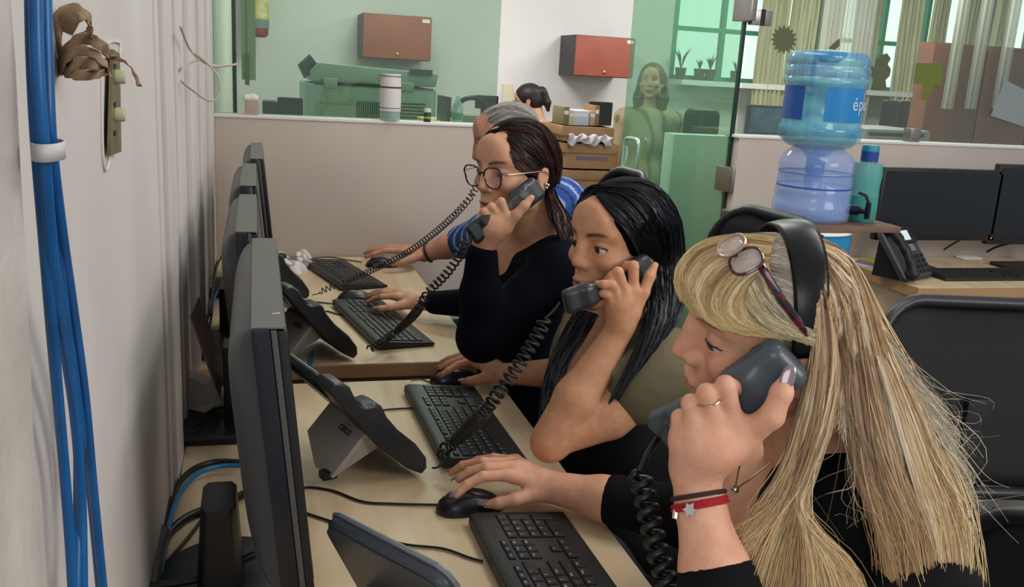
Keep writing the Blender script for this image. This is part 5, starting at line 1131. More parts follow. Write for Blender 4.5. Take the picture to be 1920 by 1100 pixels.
# black top
g = Field(); g.chain([SL, (.66, .83, .95), SR], [.068, .085, .068], k=.04).ell((.64, .83, .86), (.125, .185, .13), k=.06).ell((.70, .84, .66), (.13, .17, .2), k=.06).ell((.66, .84, .945), (.09, .16, .07), k=.05)
g.chain([A(1545, 850, 1.01), A(1545, 930, .995)], [.045, .06], k=.03).chain([A(1490, 1050, .99), A(1570, 985, .985), A(1680, 1090, 1.02)], [.055, .065, .07], k=.04); g.chain([SL, EL, EL*.50+WL*.50], [.062, .050, .0385], k=.02); g.chain([SR, ER, ER*.52+WR*.48], [.063, .050, .040], k=.02)
cd = (WR-ER)/np.linalg.norm(WR-ER); g.cap(ER*.52+WR*.48, ER*.52+WR*.48+cd*.004, .041, .043, k=.006)
g.ell(A(1415, 930, .93), (.036, .05, .10), k=.02, op='-', R=Matrix.Rotation(.35, 3, 'X'))
V, Q = g.mesh(.006); mesh_np('black_top', V, Q, m_shirt_black, p1_)
trousers(p1_, np.array([.80, .86, .53]), [np.array([.36, .78, .53]), np.array([.36, .97, .53])], [np.array([.40, .78, .06]), np.array([.40, .97, .06])], mat('blue_denim', '#27405f', .8), r=(.09, .062, .045))
# headband
rows = []
for a in np.linspace(-1.62, 1.62, 44):
    row = []
    for q in np.linspace(-.5, .5, 9):
        sw = .036*(1-.28*(abs(a)/1.62)**2); x = -.014+q*sw+.014*(abs(a)/1.62)**1.5; rr_ = 1+.018*(1-(2*q)**2)-.01*abs(2*q)**3
        row.append(tuple(loc2w(H1, (x, math.sin(a)*.0825*rr_, .024+math.cos(a)*.0775*rr_-.012*(abs(a)/1.62)**3))))
    rows.append(row)
MB().sheet(rows).build('headband', mat('black_headband', '#10110f', .3, spec=.35), p1_, world=True, solid=.003, angle=70)
# hair roots under the strands
hair_cap(H1, p1_, mat('ash_hair_roots', '#a08b6c', .8, col2='#6b5a48', scale=60, spec=.1), off=.001, occ=False, cut=((.125, 0, -.066), (.072, .100, .080)))
g = Field(); g.chain([A(1590, 690, .98), A(1670, 880, .965), A(1735, 1240, .95)], [.03, .042, .055], k=.03)
V, Q = g.mesh(.006); mesh_np('hair_mass', V, Q, mat('hair_mass', '#5f4b37', .8, col2='#3c2e22', scale=90, spec=.1), p1_)
BL = ('#7d6148', '#b4906a', '#dcbf96', '#ead3ad', '#c79f70', '#957354', '#e2c79e'); GR = ('#857a6f', '#b8ada0', '#d9d0c2', '#9b8e80', '#cbbfa8')
h = lambda pts, off=.010: hg(H1, pts, off)
# grey-brown hair combed back to the band
hair('crown_hair', [h([(1360, 452), (1405, 440), (1450, 438), (1485, 446)], .006), h([(1352, 468), (1400, 458), (1450, 456), (1490, 466)], .006), h([(1362, 486), (1410, 482), (1460, 486), (1498, 500)], .006), h([(1378, 508), (1420, 515), (1466, 528), (1506, 548)], .005), h([(1392, 530), (1430, 545), (1475, 568), (1512, 586)], .005), h([(1402, 556), (1435, 580), (1478, 602), (1516, 618)], .005), h([(1412, 590), (1440, 606), (1480, 622), (1520, 636)], .005)], 6500, m_hair, p1_, w=.00042, cols=GR, thick=.005, jit=.0012, seed=3, seg=12, ends='#d8ccb4', lenj=.04)
h2_ = lambda pts: hg(H1, pts, .008)
hair('top_back_hair', [h2_([(1500, 446), (1560, 456), (1604, 500), (1636, 575), (1664, 660), (1704, 760, .893), (1745, 870, .883)]), h2_([(1506, 450), (1560, 464), (1598, 512), (1622, 590), (1644, 680), (1674, 780, .886), (1706, 880, .877)]), h2_([(1515, 458), (1560, 486), (1590, 540), (1606, 610), (1620, 690), (1640, 780, .88), (1660, 880, .872)]), h2_([(1522, 474), (1555, 515), (1578, 575), (1588, 645), (1594, 720, .89), (1604, 800, .875), (1618, 900, .87)]), h2_([(1526, 486), (1552, 535), (1570, 600), (1578, 670), (1578, 730, .885), (1574, 770, .88), (1568, 800, .88)]), h2_([(1530, 500), (1548, 550), (1560, 610), (1564, 680), (1556, 740, .872), (1532, 830, .866), (1502, 910, .864)]), h2_([(1534, 550), (1544, 600), (1546, 660), (1538, 730, .872), (1514, 820, .864), (1486, 900, .862)])], 7800, m_hair, p1_, w=.0005, cols=('#f0dcbd', '#e0c298', '#8f7057', '#7d604a', '#c79f70', '#b4906a', '#dcbf96'), thick=.005, jit=.0018, seed=6, seg=17, lenj=.6)
hair('temple_hair', [h([(1425, 512), (1448, 560), (1488, 604), (1530, 628)], .014), h([(1405, 540), (1432, 585), (1480, 616), (1530, 638)], .014), h([(1398, 570), (1430, 606), (1478, 628), (1528, 646)], .013)], 1500, m_hair, p1_, w=.00042, cols=('#b8a88a', '#e0cfa6', '#8f8272', '#d8c293'), thick=.005, jit=.002, seed=5, seg=12, lenj=.3)
# fringe
hair('fringe', [h([(1452, 446), (1400, 440), (1335, 448), (1288, 478), (1268, 522), (1281, 562)], .022), h([(1448, 456), (1385, 450), (1318, 470), (1283, 512), (1288, 560), (1310, 592)], .022), h([(1445, 468), (1385, 468), (1328, 498), (1303, 545), (1320, 590), (1360, 614)], .021), h([(1442, 482), (1390, 494), (1350, 530), (1334, 572), (1360, 608), (1408, 624)], .018), h([(1440, 498), (1405, 518), (1378, 552), (1371, 588), (1402, 616), (1458, 630)], .009), h([(1445, 515), (1420, 540), (1405, 575), (1420, 605), (1455, 624), (1505, 636)], .006)], 7500, m_hair, p1_, w=.00042, cols=('#a3835a', '#d4b07a', '#e9cf9c', '#c49a63', '#efdab2'), thick=.008, jit=.0022, seed=8, seg=16, ends='#e2c98a')
# lengths
K = dict(clump=.0035, stray=.03)
hair('front_length', [h([(1528, 620), (1518, 700, .88), (1492, 800, .885), (1462, 890, .89), (1425, 960, .885), (1380, 1008, .88)]), h([(1532, 580), (1530, 700, .87), (1510, 820, .87), (1482, 920, .875), (1440, 1000, .872), (1388, 1050, .87)]), h([(1540, 550), (1550, 690, .865), (1530, 830, .862), (1496, 930, .862), (1452, 1020, .862), (1400, 1200, .86)]), h([(1546, 530), (1568, 680, .868), (1546, 800, .862), (1512, 895, .858), (1500, 950, .855), (1540, 1005, .85), (1600, 1060, .845), (1650, 1150, .84)])], 7800, m_hair, p1_, w=.00045, cols=BL, thick=.022, jit=.003, seed=11, seg=20, ends='#d8b878', **K)
hair('middle_length', [h([(1546, 520), (1584, 660, .885), (1596, 770, .875), (1612, 870, .87), (1652, 985, .865), (1690, 1240, .86)]), h([(1550, 505), (1600, 640, .90), (1624, 800, .874), (1650, 920, .868), (1690, 1040, .862), (1712, 1260, .86)]), h([(1552, 490), (1590, 560), (1616, 625, .91), (1654, 780, .875), (1696, 920, .868), (1735, 1040, .86), (1745, 1260, .855)])], 7000, m_hair, p1_, w=.00048, cols=('#6f5542', '#8f7057', '#b39070', '#7d604a', '#c4a280', '#94745a'), thick=.022, jit=.003, seed=14, seg=18, ends='#c9a468', **K)
hair('outer_length', [h([(1540, 474), (1590, 535), (1630, 620, .915), (1670, 740, .885), (1716, 890, .876), (1758, 1020, .87), (1768, 1260, .86)]), h([(1530, 462), (1588, 520), (1634, 620, .93), (1692, 730, .89), (1746, 880, .88), (1790, 1000, .874), (1795, 1260, .868)]), h([(1512, 448), (1590, 486), (1645, 600, .96), (1706, 715, .90), (1768, 870, .89), (1815, 1010, .882), (1812, 1260, .875)])], 7800, m_hair, p1_, w=.0005, cols=('#f0dcbd', '#f7e8cf', '#e0c298', '#c19b6d', '#f5e3c6', '#dcbb8f', '#94714f'), thick=.024, jit=.003, seed=17, seg=18, ends='#d6b87c', **K)
hair('fly_away_hair', [h([(1640, 600, .93), (1700, 690, .90), (1742, 745, .90), (1752, 800, .90)]), h([(1660, 650, .92), (1730, 740, .89), (1775, 800, .89), (1790, 850, .89)]), h([(1700, 740, .90), (1765, 840, .885), (1815, 920, .885), (1830, 960, .885)])], 260, m_hair, p1_, w=.00028, cols=('#d9cdb4', '#b7a98e'), thick=.03, jit=.006, seed=25, seg=16, stray=.3)
hair('fly_away_hair', [h([(1575, 760, .862), (1590, 840, .855), (1560, 930, .85), (1530, 980, .85)]), h([(1600, 760, .862), (1610, 880, .85), (1620, 980, .85), (1650, 1010, .85)])], 16, m_hair, p1_, w=.00028, cols=('#b5a184', '#8e7b60'), thick=.02, jit=.008, seed=26, seg=16, stray=.4)
# spectacles pushed up on the hair
m_tort = mat('tortoise_plastic', '#5a1414', .2, col2='#14090a', scale=150, lo=.45, hi=.55, coat=.5); m_lens = mat('pale_lens', '#cfc4bd', .05, alpha=.45, spec=.9)
sp_ = thing('spectacles', 'tortoiseshell spectacles pushed up on the blonde hair', 'glasses', tuple(A(1390, 490, .88)))
def lens(cx, cy, rx, ry, ang, d, tilt, par, rim, mrim, mlens, n=30, pw=2.6, rr_=.0016):
    P = []
    for a in np.linspace(0, 2*math.pi, n, endpoint=False):
        x = rx*math.copysign(abs(math.cos(a))**(2/pw), math.cos(a)); y = ry*math.copysign(abs(math.sin(a))**(2/pw), math.sin(a)); X = x*math.cos(ang)-y*math.sin(ang); Y = x*math.sin(ang)+y*math.cos(ang)
        P.append(A(cx+X, cy+Y, d+(X*tilt[0]+Y*tilt[1])))
    MB().tube(P+[P[0]], rr_, 6).build('rim', mrim, par, world=True); c = np.mean(P, 0); mb = MB(); mb.add([tuple(c)]+[tuple(p) for p in P], [(0, i+1, (i+1) % n+1) for i in range(n)]); mb.build('lens', mlens, par, world=True, solid=.001, angle=0); return P
lens(1399, 489, 32, 22, -.42, .858, (-.0003, -.0004), sp_, 1, m_tort, m_lens); lens(1371, 460, 28, 15, -.55, .872, (-.0003, -.0006), sp_, 1, mat('gold_wire', '#b79c86', .25, .7), m_lens)
MB().tube(spline([A(1380, 480, .862), A(1376, 472, .866), A(1383, 466, .870)], 8), .0020, 6).build('bridge', m_tort, sp_, world=True)
MB().tube(spline([A(1424, 494, .858), A(1434, 510, .852), A(1465, 560, .850), A(1498, 605, .856), A(1512, 630, .862)], 24), [.0040]*18+[.0032]*6, 8, flat=.6).build('temple', m_tort, sp_, world=True)
hs1 = handset(A(1250, 806, .950), A(1468, 682, .862), cw((.1, .1, -1)), 'slate-grey handset held by the blonde person against the ear', s=1.02, bend=.014, col=mat('slate_handset', '#444d54', .38, coat=.12))
c1 = [A(1234, 822, .95), A(1215, 850, .935), A(1200, 885, .925)]
ct = thing('handset_cord', 'thick black coiled cord hanging from the slate-grey handset', 'cord', tuple(c1[0]))
MB().tube(spline(c1, 16), .0036, 8).build('straight_end', m_cord, ct, world=True)
coil([A(1200, 885, .925), A(1207, 920, .92), A(1218, 970, .91), A(1232, 1030, .90), A(1250, 1090, .89), A(1268, 1150, .88)], .0085, .0135, .0042, n=12).build('coil', m_cord, ct, world=True, angle=0)
# ---------------------------------------------------------------- second person: long black hair, olive shirt
H2 = head_at(1072, 494, 1.66, (-.82, .17, -.55), (-.07, -.94, -.33))
p2_ = thing('person', 'person with long straight black hair and olive shirt, elbow raised, handset at the ear', 'person', (.85, 1.55, 0))
f = Field(); head(f, H2, nose=-.001, lips=1.1, ears=(0, 0), eo=.0052)
SL, SR = A(1238, 690, 1.63), np.array([.70, 1.76, .95]); EL = A(1036, 822, 1.60); WL = A(1162, 618, 1.575); ER = np.array([.69, 1.87, .80]); WR = ZP(940, 700, .783)
cn = (SL+SR)/2+(-.02, 0, .03)
f.cap(loc2w(H2, (-.035, 0, -.05)), loc2w(H2, (-.045, 0, -.12)), .048, .048, k=.03).cap(loc2w(H2, (-.045, 0, -.12)), cn, .047, .055, k=.04)
f.chain([SL, cn, SR], [.055, .075, .055], k=.04).ell(cn+(-.03, 0, -.07), (.075, .13, .09), k=.05)
f.chain([EL, EL*.62+WL*.38, WL], [.037, .039, .0232], k=.015).ell(EL+(-.006, -.0, -.012), (.030, .030, .030), k=.012).chain([SL, SL*.5+EL*.5+(0, 0, -.014), EL*.95+SL*.05], [.055, .052, .036], k=.005)
f.chain([SR, ER, WR], [.052, .040, .0225], k=.02)
k1 = [A(1188, 545, 1.545), A(1188, 498, 1.535), A(1175, 498, 1.548), A(1165, 508, 1.56)]
k2 = [A(1172, 549, 1.540), A(1159, 510, 1.525), A(1147, 518, 1.530), A(1134, 529, 1.542)]
k3 = [A(1156, 556, 1.540), A(1147, 534, 1.520), A(1133, 533, 1.520), A(1119, 532, 1.528)]
k4 = [A(1146, 568, 1.545), A(1139, 552, 1.525), A(1130, 550, 1.527), A(1122, 549, 1.535)]
th_ = [A(1186, 588, 1.565), A(1206, 548, 1.560), A(1218, 518, 1.560), A(1228, 497, 1.562)]
hand(f, WL, [k1, k2, k3, k4], fr=.95, thumb=th_, pr=.0135)
r1 = [ZP(886, 676, .800), ZP(858, 684, .798), ZP(840, 695, .788), ZP(828, 703, .778)]
r2 = [ZP(890, 670, .800), ZP(862, 674, .800), ZP(840, 682, .788), ZP(824, 690, .774)]
r3 = [ZP(896, 668, .794), ZP(866, 666, .796), ZP(842, 672, .784), ZP(826, 680, .770)]
r4 = [ZP(904, 668, .786), ZP(878, 664, .786), ZP(858, 668, .774), ZP(842, 674, .764)]
rt = [ZP(915, 705, .775), ZP(893, 712, .772), ZP(880, 714, .768), ZP(868, 715, .762)]
hand(f, WR, [r1, r2, r3, r4], fr=.95, thumb=rt, pr=.013)
V, Q = f.mesh(.0030); VB = V; bd = mesh_np('body', V, Q, m_skin('skin_tan'), p2_, skin_color(H2, V, '#cf9d79', '#b06a5e', '#1d1412', blush=.4))
eye(H2, 1, (1, -.10, -.08), '#3b2a1c', bd); eye(H2, -1, (1, -.10, -.08), '#3b2a1c', bd)
for s in (1, -1): lid_lines(H2, s, bd, lash=.0013, eo=.0052)
for q in (r1, r2): nail(q[3], q[2], (0, -.3, 1), m_nred, bd, .0056, .009)
nail(rt[3], rt[2], cw((0, -.8, -.6)), mat('pink_nail', '#c99aa8', .25, coat=.4), bd, .006, .010)
g = Field(); g.chain([SL, cn+(0.01, 0, -.01), SR], [.070, .082, .070], k=.04).ell(cn+(.0, .06, -.10), (.11, .13, .13), k=.05)
sl = SL*.74+EL*.26+(0, 0, -.004); g.chain([SL, SL*.82+EL*.18, sl], [.070, .066, .062], k=.03)
ud = (EL-SL)/np.linalg.norm(EL-SL)
g.chain([SR, SR*.45+ER*.55], [.070, .058], k=.03)
for q in (.25, .42, .60, .8): g.cap(SL*(1-q*.5)+EL*q*.5+cw((-.02, -.05, -.05)), SL*(1-q*.5)+EL*q*.5+cw((.07, .03, -.03)), .006, .003, k=.018)
g.ell(cn+(-.075, -.0, .035), (.085, .085, .10), k=.012, op='-')
V, Q = g.mesh(.0045); mesh_np('olive_shirt', V, Q, m_olive, p2_)
g2 = Field(); g2.ell(cn+(.05, .05, -.28), (.125, .155, .14), k=.06).ell(cn+(.07, .0, -.42), (.14, .18, .10), k=.06); V, Q = g2.mesh(.008); mesh_np('dark_waist_jacket', V, Q, m_shirt_black, p2_)  # black volume over the lower torso, below the olive shirt
trousers(p2_, np.array([.86, 1.56, .53]), [np.array([.40, 1.48, .54]), np.array([.40, 1.66, .54])], [np.array([.44, 1.48, .06]), np.array([.44, 1.66, .06])], mat('dark_trousers', '#101218', .8))
BK = ('#04050a', '#070a10', '#0d121b', '#06080d', '#10151e'); mh2 = mat('black_hair_gloss', '#ffffff', .36, attr='Col', spec=.4)
hair_cap(H2, p2_, mat('black_roots', '#05060a', .8, spec=.1), off=.008, occ=False)
h = lambda pts, off=.013: hg(H2, pts, off)
hair('near_length', [h([(1118, 366), (1140, 395), (1172, 430), (1196, 475), (1212, 520), (1214, 580, 1.57), (1190, 660, 1.55), (1140, 760, 1.55)]), h([(1118, 358), (1165, 375), (1212, 430), (1226, 500), (1232, 570, 1.56), (1212, 650, 1.54), (1160, 750, 1.54)]), h([(1122, 352), (1200, 362), (1245, 430), (1252, 510), (1250, 590, 1.58), (1226, 650, 1.55), (1180, 715, 1.55)]), h([(1130, 346), (1215, 350), (1264, 410), (1274, 490), (1272, 570, 1.62), (1250, 630, 1.58), (1205, 690, 1.57)]), h([(1140, 342), (1225, 345), (1272, 400), (1284, 480), (1282, 560, 1.68), (1262, 620, 1.62), (1225, 670, 1.60)])], 6500, mh2, p2_, w=.0008, cols=BK, thick=.03, jit=.0016, seed=31, seg=17, lenj=.15)
hair('parting_hair', [h([(1122, 356), (1104, 366), (1090, 384), (1082, 402)], .011), h([(1128, 350), (1105, 356), (1089, 372), (1079, 396)], .011), h([(1136, 345), (1110, 348), (1094, 360), (1080, 388)], .011)], 900, mh2, p2_, w=.0007, cols=BK, thick=.008, jit=.0012, seed=32, seg=9)
hair('far_length', [h([(1080, 580, 1.66), (1048, 640, 1.64), (1022, 710, 1.62), (1010, 800, 1.62)]), h([(1100, 582, 1.64), (1070, 640, 1.62), (1042, 700, 1.60), (1026, 800, 1.60)]), h([(1122, 590, 1.62), (1092, 640, 1.60), (1062, 690, 1.60), (1042, 760, 1.59)])], 3600, mh2, p2_, w=.0009, cols=BK, thick=.02, jit=.002, seed=33, seg=12, lenj=.2)
hs2 = handset(A(1066, 566, 1.515), A(1212, 500, 1.60), cw((.1, .25, -1)), 'black handset held level at the mouth of the black-haired person', s=.92, bend=.008)
ct = thing('handset_cord', 'long black coiled cord crossing the near keyboard up to the level handset', 'cord', tuple(A(1047, 572, 1.51)))
e1, e2 = A(1022, 598, 1.505), P2o+(.012, -.006, .006)
MB().tube(spline([A(1050, 566, 1.51), A(1040, 580, 1.507), e1], 12), .0022, 7).build('straight_end', m_cord, ct, world=True)
coil([e1, A(1012, 622, 1.505), A(985, 665, 1.50), A(945, 722, 1.49), A(905, 775, 1.485), ZP(860, 820, .80), ZP(830, 845, .775), e2+(.03, .02, .012)], .0102, .0128, .0026, n=12).build('coil', m_cord, ct, world=True, angle=0)
MB().tube(spline([e2+(.03, .02, .012), e2+(.012, .004, .0), e2], 8), .0022, 6).build('straight_end', m_cord, ct, world=True)
# ---------------------------------------------------------------- third person: dark ponytail, glasses, navy sweater
H3 = head_at(897, 352, 2.03, (-.73, .22, -.66), (-.05, -.95, -.30))
p3_ = thing('person', 'person with dark ponytail, black-framed glasses and navy sweater, holding a handset', 'person', (.85, 2.15, 0))
f = Field(); head(f, H3, nose=0, lips=1.1, ears=(1, 0), eo=.0030, mouth=.003)
SL, SR = A(1052, 505, 2.02), np.array([.70, 2.40, .97]); EL = A(898, 636, 2.0); WL = A(904, 472, 1.935); ER = np.array([.69, 2.43, .82]); WR = ZP(782, 567, .790)
cn = (SL+SR)/2+(-.02, 0, .03)
f.cap(loc2w(H3, (-.035, 0, -.05)), loc2w(H3, (-.05, 0, -.12)), .049, .050, k=.03).cap(loc2w(H3, (-.05, 0, -.12)), cn, .05, .06, k=.04)
f.chain([SL, cn, SR], [.05, .075, .05], k=.04).ell(cn+(-.04, 0, -.05), (.07, .12, .08), k=.05)
f.chain([SL, EL], [.050, .038], k=.02).chain([EL, EL*.6+WL*.4, WL], [.038, .036, .023], k=.02); f.chain([SR, ER, WR], [.05, .038, .0225], k=.02)
k1 = [A(950, 408, 1.905), A(940, 378, 1.895), A(932, 384, 1.915), A(925, 392, 1.93)]
k2 = [A(938, 408, 1.905), A(922, 388, 1.895), A(914, 394, 1.910), A(910, 402, 1.925)]
k3 = [A(926, 412, 1.905), A(908, 397, 1.895), A(902, 404, 1.905), A(900, 412, 1.92)]
k4 = [A(914, 420, 1.910), A(899, 410, 1.900), A(894, 416, 1.908), A(893, 424, 1.92)]
th_ = [A(948, 428, 1.915), A(968, 402, 1.900), A(984, 385, 1.895), A(997, 370, 1.895)]
WLh = A(909, 455, 1.93); hand(f, WLh, [k1, k2, k3, k4], fr=.98, thumb=th_, pr=.0150, wr=.024); f.cap(WL, WLh, .023, .024, k=.01).ell(A(922, 428, 1.915), (.026, .026, .02), k=.02)
r1 = [ZP(738, 555, .800), ZP(715, 556, .800), ZP(701, 560, .788), ZP(690, 565, .778)]
r2 = [ZP(742, 550, .800), ZP(718, 549, .800), ZP(702, 553, .788), ZP(690, 557, .776)]
r3 = [ZP(748, 547, .796), ZP(722, 545, .796), ZP(706, 547, .784), ZP(694, 551, .774)]
r4 = [ZP(754, 546, .790), ZP(730, 543, .790), ZP(716, 545, .780), ZP(706, 548, .772)]
rt = [ZP(752, 572, .785), ZP(730, 577, .782), ZP(714, 579, .778), ZP(701, 578, .774)]
hand(f, WR, [r1, r2, r3, r4], fr=.95, thumb=rt, pr=.013)
V, Q = f.mesh(.0034); VB = V; bd = mesh_np('body', V, Q, m_skin('skin_light_tan'), p3_, skin_color(H3, V, '#cfa284', '#a8625a', '#4a352b', blush=.4))
for s in (1, -1): eye(H3, s, (1, .1, -.5), '#2c1f18', bd); lid_lines(H3, s, bd, lash=.0014, eo=.0030)
nail(k3[3], k3[2], cw((-.9, 0, -.4)), m_nred, bd, .006, .010); nail(k4[3], k4[2], cw((-.9, 0, -.4)), m_nred, bd, .006, .009)
g = Field(); g.chain([SL, cn+(.01, 0, -.01), SR], [.066, .082, .066], k=.04).ell(cn+(.0, 0, -.11), (.115, .18, .13), k=.06).ell(cn+(.02, 0, -.30), (.135, .175, .2), k=.06)
WC = WL*.93+EL*.07; g.chain([SL, EL*.97+SL*.03, EL*.45+WC*.55, WC+(WC-EL)*.03], [.064, .052, .043, .034], k=.02); WD = WR*.80+ER*.20; g.chain([SR, ER, WD], [.064, .052, .034], k=.02)
g.ell(cn+(-.07, -.005, .05), (.085, .095, .095), k=.010, op='-')
V, Q = g.mesh(.006); mesh_np('navy_sweater', V, Q, m_navyk, p3_)
trousers(p3_, np.array([.86, 2.2, .53]), [np.array([.42, 2.12, .54]), np.array([.42, 2.30, .54])], [np.array([.46, 2.12, .06]), np.array([.46, 2.30, .06])], mat('dark_trousers'))
BR = ('#170d0c', '#2a1917', '#3a2420', '#1e1211', '#452c27'); mh3 = mat('brown_hair_gloss', '#ffffff', .36, attr='Col', spec=.45)
hair_cap(H3, p3_, mat('brown_roots', '#150c0b', .8, spec=.1), off=.006)
h = lambda pts, off=.008: hg(H3, pts, off)
hair('combed_hair', [h([(914, 256), (938, 283), (966, 313), (1000, 331), (1022, 346)], .005), h([(926, 256), (950, 290), (978, 318), (1004, 330), (1024, 344)]), h([(926, 250), (962, 270), (996, 300), (1020, 326), (1032, 345)]), h([(930, 243), (975, 250), (1010, 280), (1028, 315), (1036, 345)]), h([(938, 237), (985, 238), (1020, 265), (1036, 305), (1040, 343)]), h([(950, 232), (995, 232), (1027, 258), (1042, 300), (1043, 340)]), h([(962, 228), (1010, 230), (1043, 262), (1054, 305), (1048, 345)])], 4200, mh3, p3_, w=.0010, cols=BR, thick=.008, jit=.0015, seed=41, seg=12, lenj=.03)
hair('parting_hair', [h([(930, 248), (914, 256), (904, 272), (899, 292)], .008), h([(938, 240), (917, 246), (904, 262), (897, 284)], .008)], 420, mh3, p3_, w=.0010, cols=BR, thick=.006, jit=.001, seed=42, seg=8)
hair('ponytail', [hg(H3, [(1026, 348, 2.06), (1022, 372, 2.02), (1038, 410, 2.0), (1060, 450, 2.0), (1078, 500, 2.01), (1088, 550, 2.02)]), hg(H3, [(1034, 345, 2.07), (1045, 375, 2.04), (1066, 410, 2.02), (1082, 450, 2.02), (1092, 500, 2.03), (1096, 545, 2.04)]), hg(H3, [(1030, 348, 2.05), (1030, 375, 2.0), (1044, 420, 1.985), (1058, 470, 1.99), (1075, 520, 2.0), (1092, 560, 2.01)])], 2400, mh3, p3_, w=.0011, cols=('#2a1918', '#40272a', '#53353a', '#1e1213'), thick=.04, jit=.004, wave=.010, clump=.005, seed=43, seg=20, lenj=.2)
MB().tube([A(1030+9*math.cos(a), 348+6*math.sin(a), 2.05-.012*math.sin(a)) for a in np.linspace(0, 6.283, 16)], .004, 6).build('hair_tie', m_blk, p3_, world=True)
for i, (x, y) in enumerate(((1025, 352), (1028, 347), (1024, 345))): MB().ball(A(x, y, 1.985), .0035, 10, 7).build('earring_pearl', mat('silver'), p3_, world=True)
# glasses built on the head
gs = thing('spectacles', 'black-framed spectacles worn by the person in the navy sweater', 'glasses', tuple(loc2w(H3, (.1, 0, 0)))); m_frame = mat('black_frame', '#16141b', .25, coat=.3)
def wear(M, par, mf, ml, mt, rx=.0275, rz=.0225, n=34):
    for s in (1, -1):
        P = []
        for a in np.linspace(0, 2*math.pi, n, endpoint=False):
            x = math.copysign(abs(math.cos(a))**.8, math.cos(a)); z = math.copysign(abs(math.sin(a))**.85, math.sin(a)); y = s*(.0325+rx*x*(1 if z > 0 else .88)); zz = -.006+rz*z+(.003 if (x > .3 and z > 0) else 0)*x
            P.append(loc2w(M, (.099-.10*(abs(y)-.01)**1*.22+.06*zz, y, zz)))
        MB().tube(P+[P[0]], .0019, 6).build('rim', mf, par, world=True); c = np.mean(P, 0); mb = MB(); mb.add([tuple(c)]+[tuple(p) for p in P], [(0, i+1, (i+1) % n+1) for i in range(n)]); mb.build('lens', ml, par, world=True, angle=0)
        MB().tube(spline([loc2w(M, q) for q in ((.0895, s*.058, .004), (.086, s*.066, .003), (.04, s*.0765, .002), (-.005, s*.082, .0), (-.02, s*.083, -.01))], 16), .0012, 6).build('temple', mt, par, world=True)
    MB().tube(spline([loc2w(M, q) for q in ((.0975, .0075, .002), (.102, 0, .005), (.0975, -.0075, .002))], 8), .0017, 6).build('bridge', mf, par, world=True)
wear(H3, gs, m_frame, mat('clear_lens', '#b6b2c8', .04, alpha=.12, spec=.8), mat('gold_wire', '#b79c86', .25, .7))
hs3 = handset(A(888, 438, 1.90), A(1004, 353, 1.945), cw((.1, .1, -1)), 'black handset held by the person with glasses', s=.98, bend=.010)
ct = thing('handset_cord', 'black coiled cord dropping to the phone at the near end of the far desk', 'cord', tuple(A(872, 448, 1.88)))
e3 = P3o+(.012, -.004, .004)
coil([A(874, 450, 1.88), A(862, 478, 1.90), A(835, 515, 1.92), A(805, 545, 1.94), A(780, 585, 1.96), ZP(750, 615, .80), ZP(710, 645, .775), e3+(.02, .01, .01)], .0085, .0115, .0022, n=12).build('coil', m_cord, ct, world=True, angle=0)
# ---------------------------------------------------------------- man behind: grey hair, blue striped shirt
H4 = head_frame(950, 262, 2.66, (-.93, .22, -.02), (.0, -.97, -.24))
p4_ = thing('person', 'grey-haired person in blue striped shirt, mostly hidden behind the glasses wearer', 'person', (.95, 2.85, 0))
f = Field(); head(f, H4, ears=(1, 0), jaw=.004); cn = loc2w(H4, (-.06, 0, -.25)); SL, SR = A(1050, 385, 2.50), cn+(.0, .20, -.03); WR = ZP(795, 476, .792); ER = np.array([.74, 3.18, .86]); EL = A(1010, 560, 2.55); WL = np.array([.72, 2.80, .68])
f.cap(loc2w(H4, (-.035, 0, -.05)), cn, .055, .065, k=.04).chain([SL, cn, SR], [.06, .08, .06], k=.04).chain([SR, ER, ER*.55+WR*.45, WR], [.055, .045, .043, .029], k=.02).chain([SL, EL, WL], [.055, .045, .03], k=.02)
r = [[ZP(748, 470, .805), ZP(720, 470, .806), ZP(700, 476, .795), ZP(686, 482, .782)], [ZP(750, 466, .805), ZP(722, 465, .806), ZP(700, 469, .797), ZP(684, 474, .784)], [ZP(754, 464, .80), ZP(726, 462, .80), ZP(704, 465, .79), ZP(690, 470, .778)], [ZP(760, 464, .795), ZP(734, 461, .793), ZP(716, 463, .785), ZP(704, 467, .775)]]
rt = [ZP(770, 486, .785), ZP(750, 491, .78), ZP(738, 493, .777), ZP(728, 494, .772)]
hand(f, WR, r, fr=1.08, thumb=rt, pr=.015)
V, Q = f.mesh(.0045); VB = V; mesh_np('body', V, Q, m_skin('skin_ruddy'), p4_, skin_color(H4, V, '#c1927a', '#a5685c', '#77716a', blush=.5))
mg = mat('grey_roots', '#85807a', .8, spec=.1); hair_cap(H4, p4_, mg, off=.002, cut=((.110, 0, -.050), (.076, .105, .098)))
h = lambda pts, off=.006: hg(H4, pts, off)
hair('short_hair', [h([(888, 238), (905, 212), (930, 198), (965, 196), (1000, 212)]), h([(893, 250), (920, 224), (950, 210), (985, 214), (1010, 235)]), h([(905, 262), (940, 238), (970, 226), (1000, 240), (1018, 262)]), h([(930, 280), (960, 255), (990, 250), (1010, 265), (1022, 290)])], 5200, m_hair, p4_, w=.0010, cols=('#8d8983', '#b8b4ad', '#6f6b66', '#d0ccc6'), thick=.006, jit=.003, seed=51, seg=8, lenj=.6)
g = Field(); g.chain([SL, cn+(.01, 0, -.02), SR], [.075, .095, .075], k=.04).ell(cn+(.02, 0, -.15), (.13, .21, .17), k=.06).ell(cn+(.03, 0, -.36), (.15, .19, .2), k=.06)
g.chain([SR, SR*.35+ER*.65, ER*.85+WR*.15], [.074, .068, .062], k=.03).chain([SL, EL, EL*.6+WL*.4], [.072, .06, .055], k=.02).ell(cn+(-.07, 0, .06), (.08, .08, .08), k=.01, op='-')
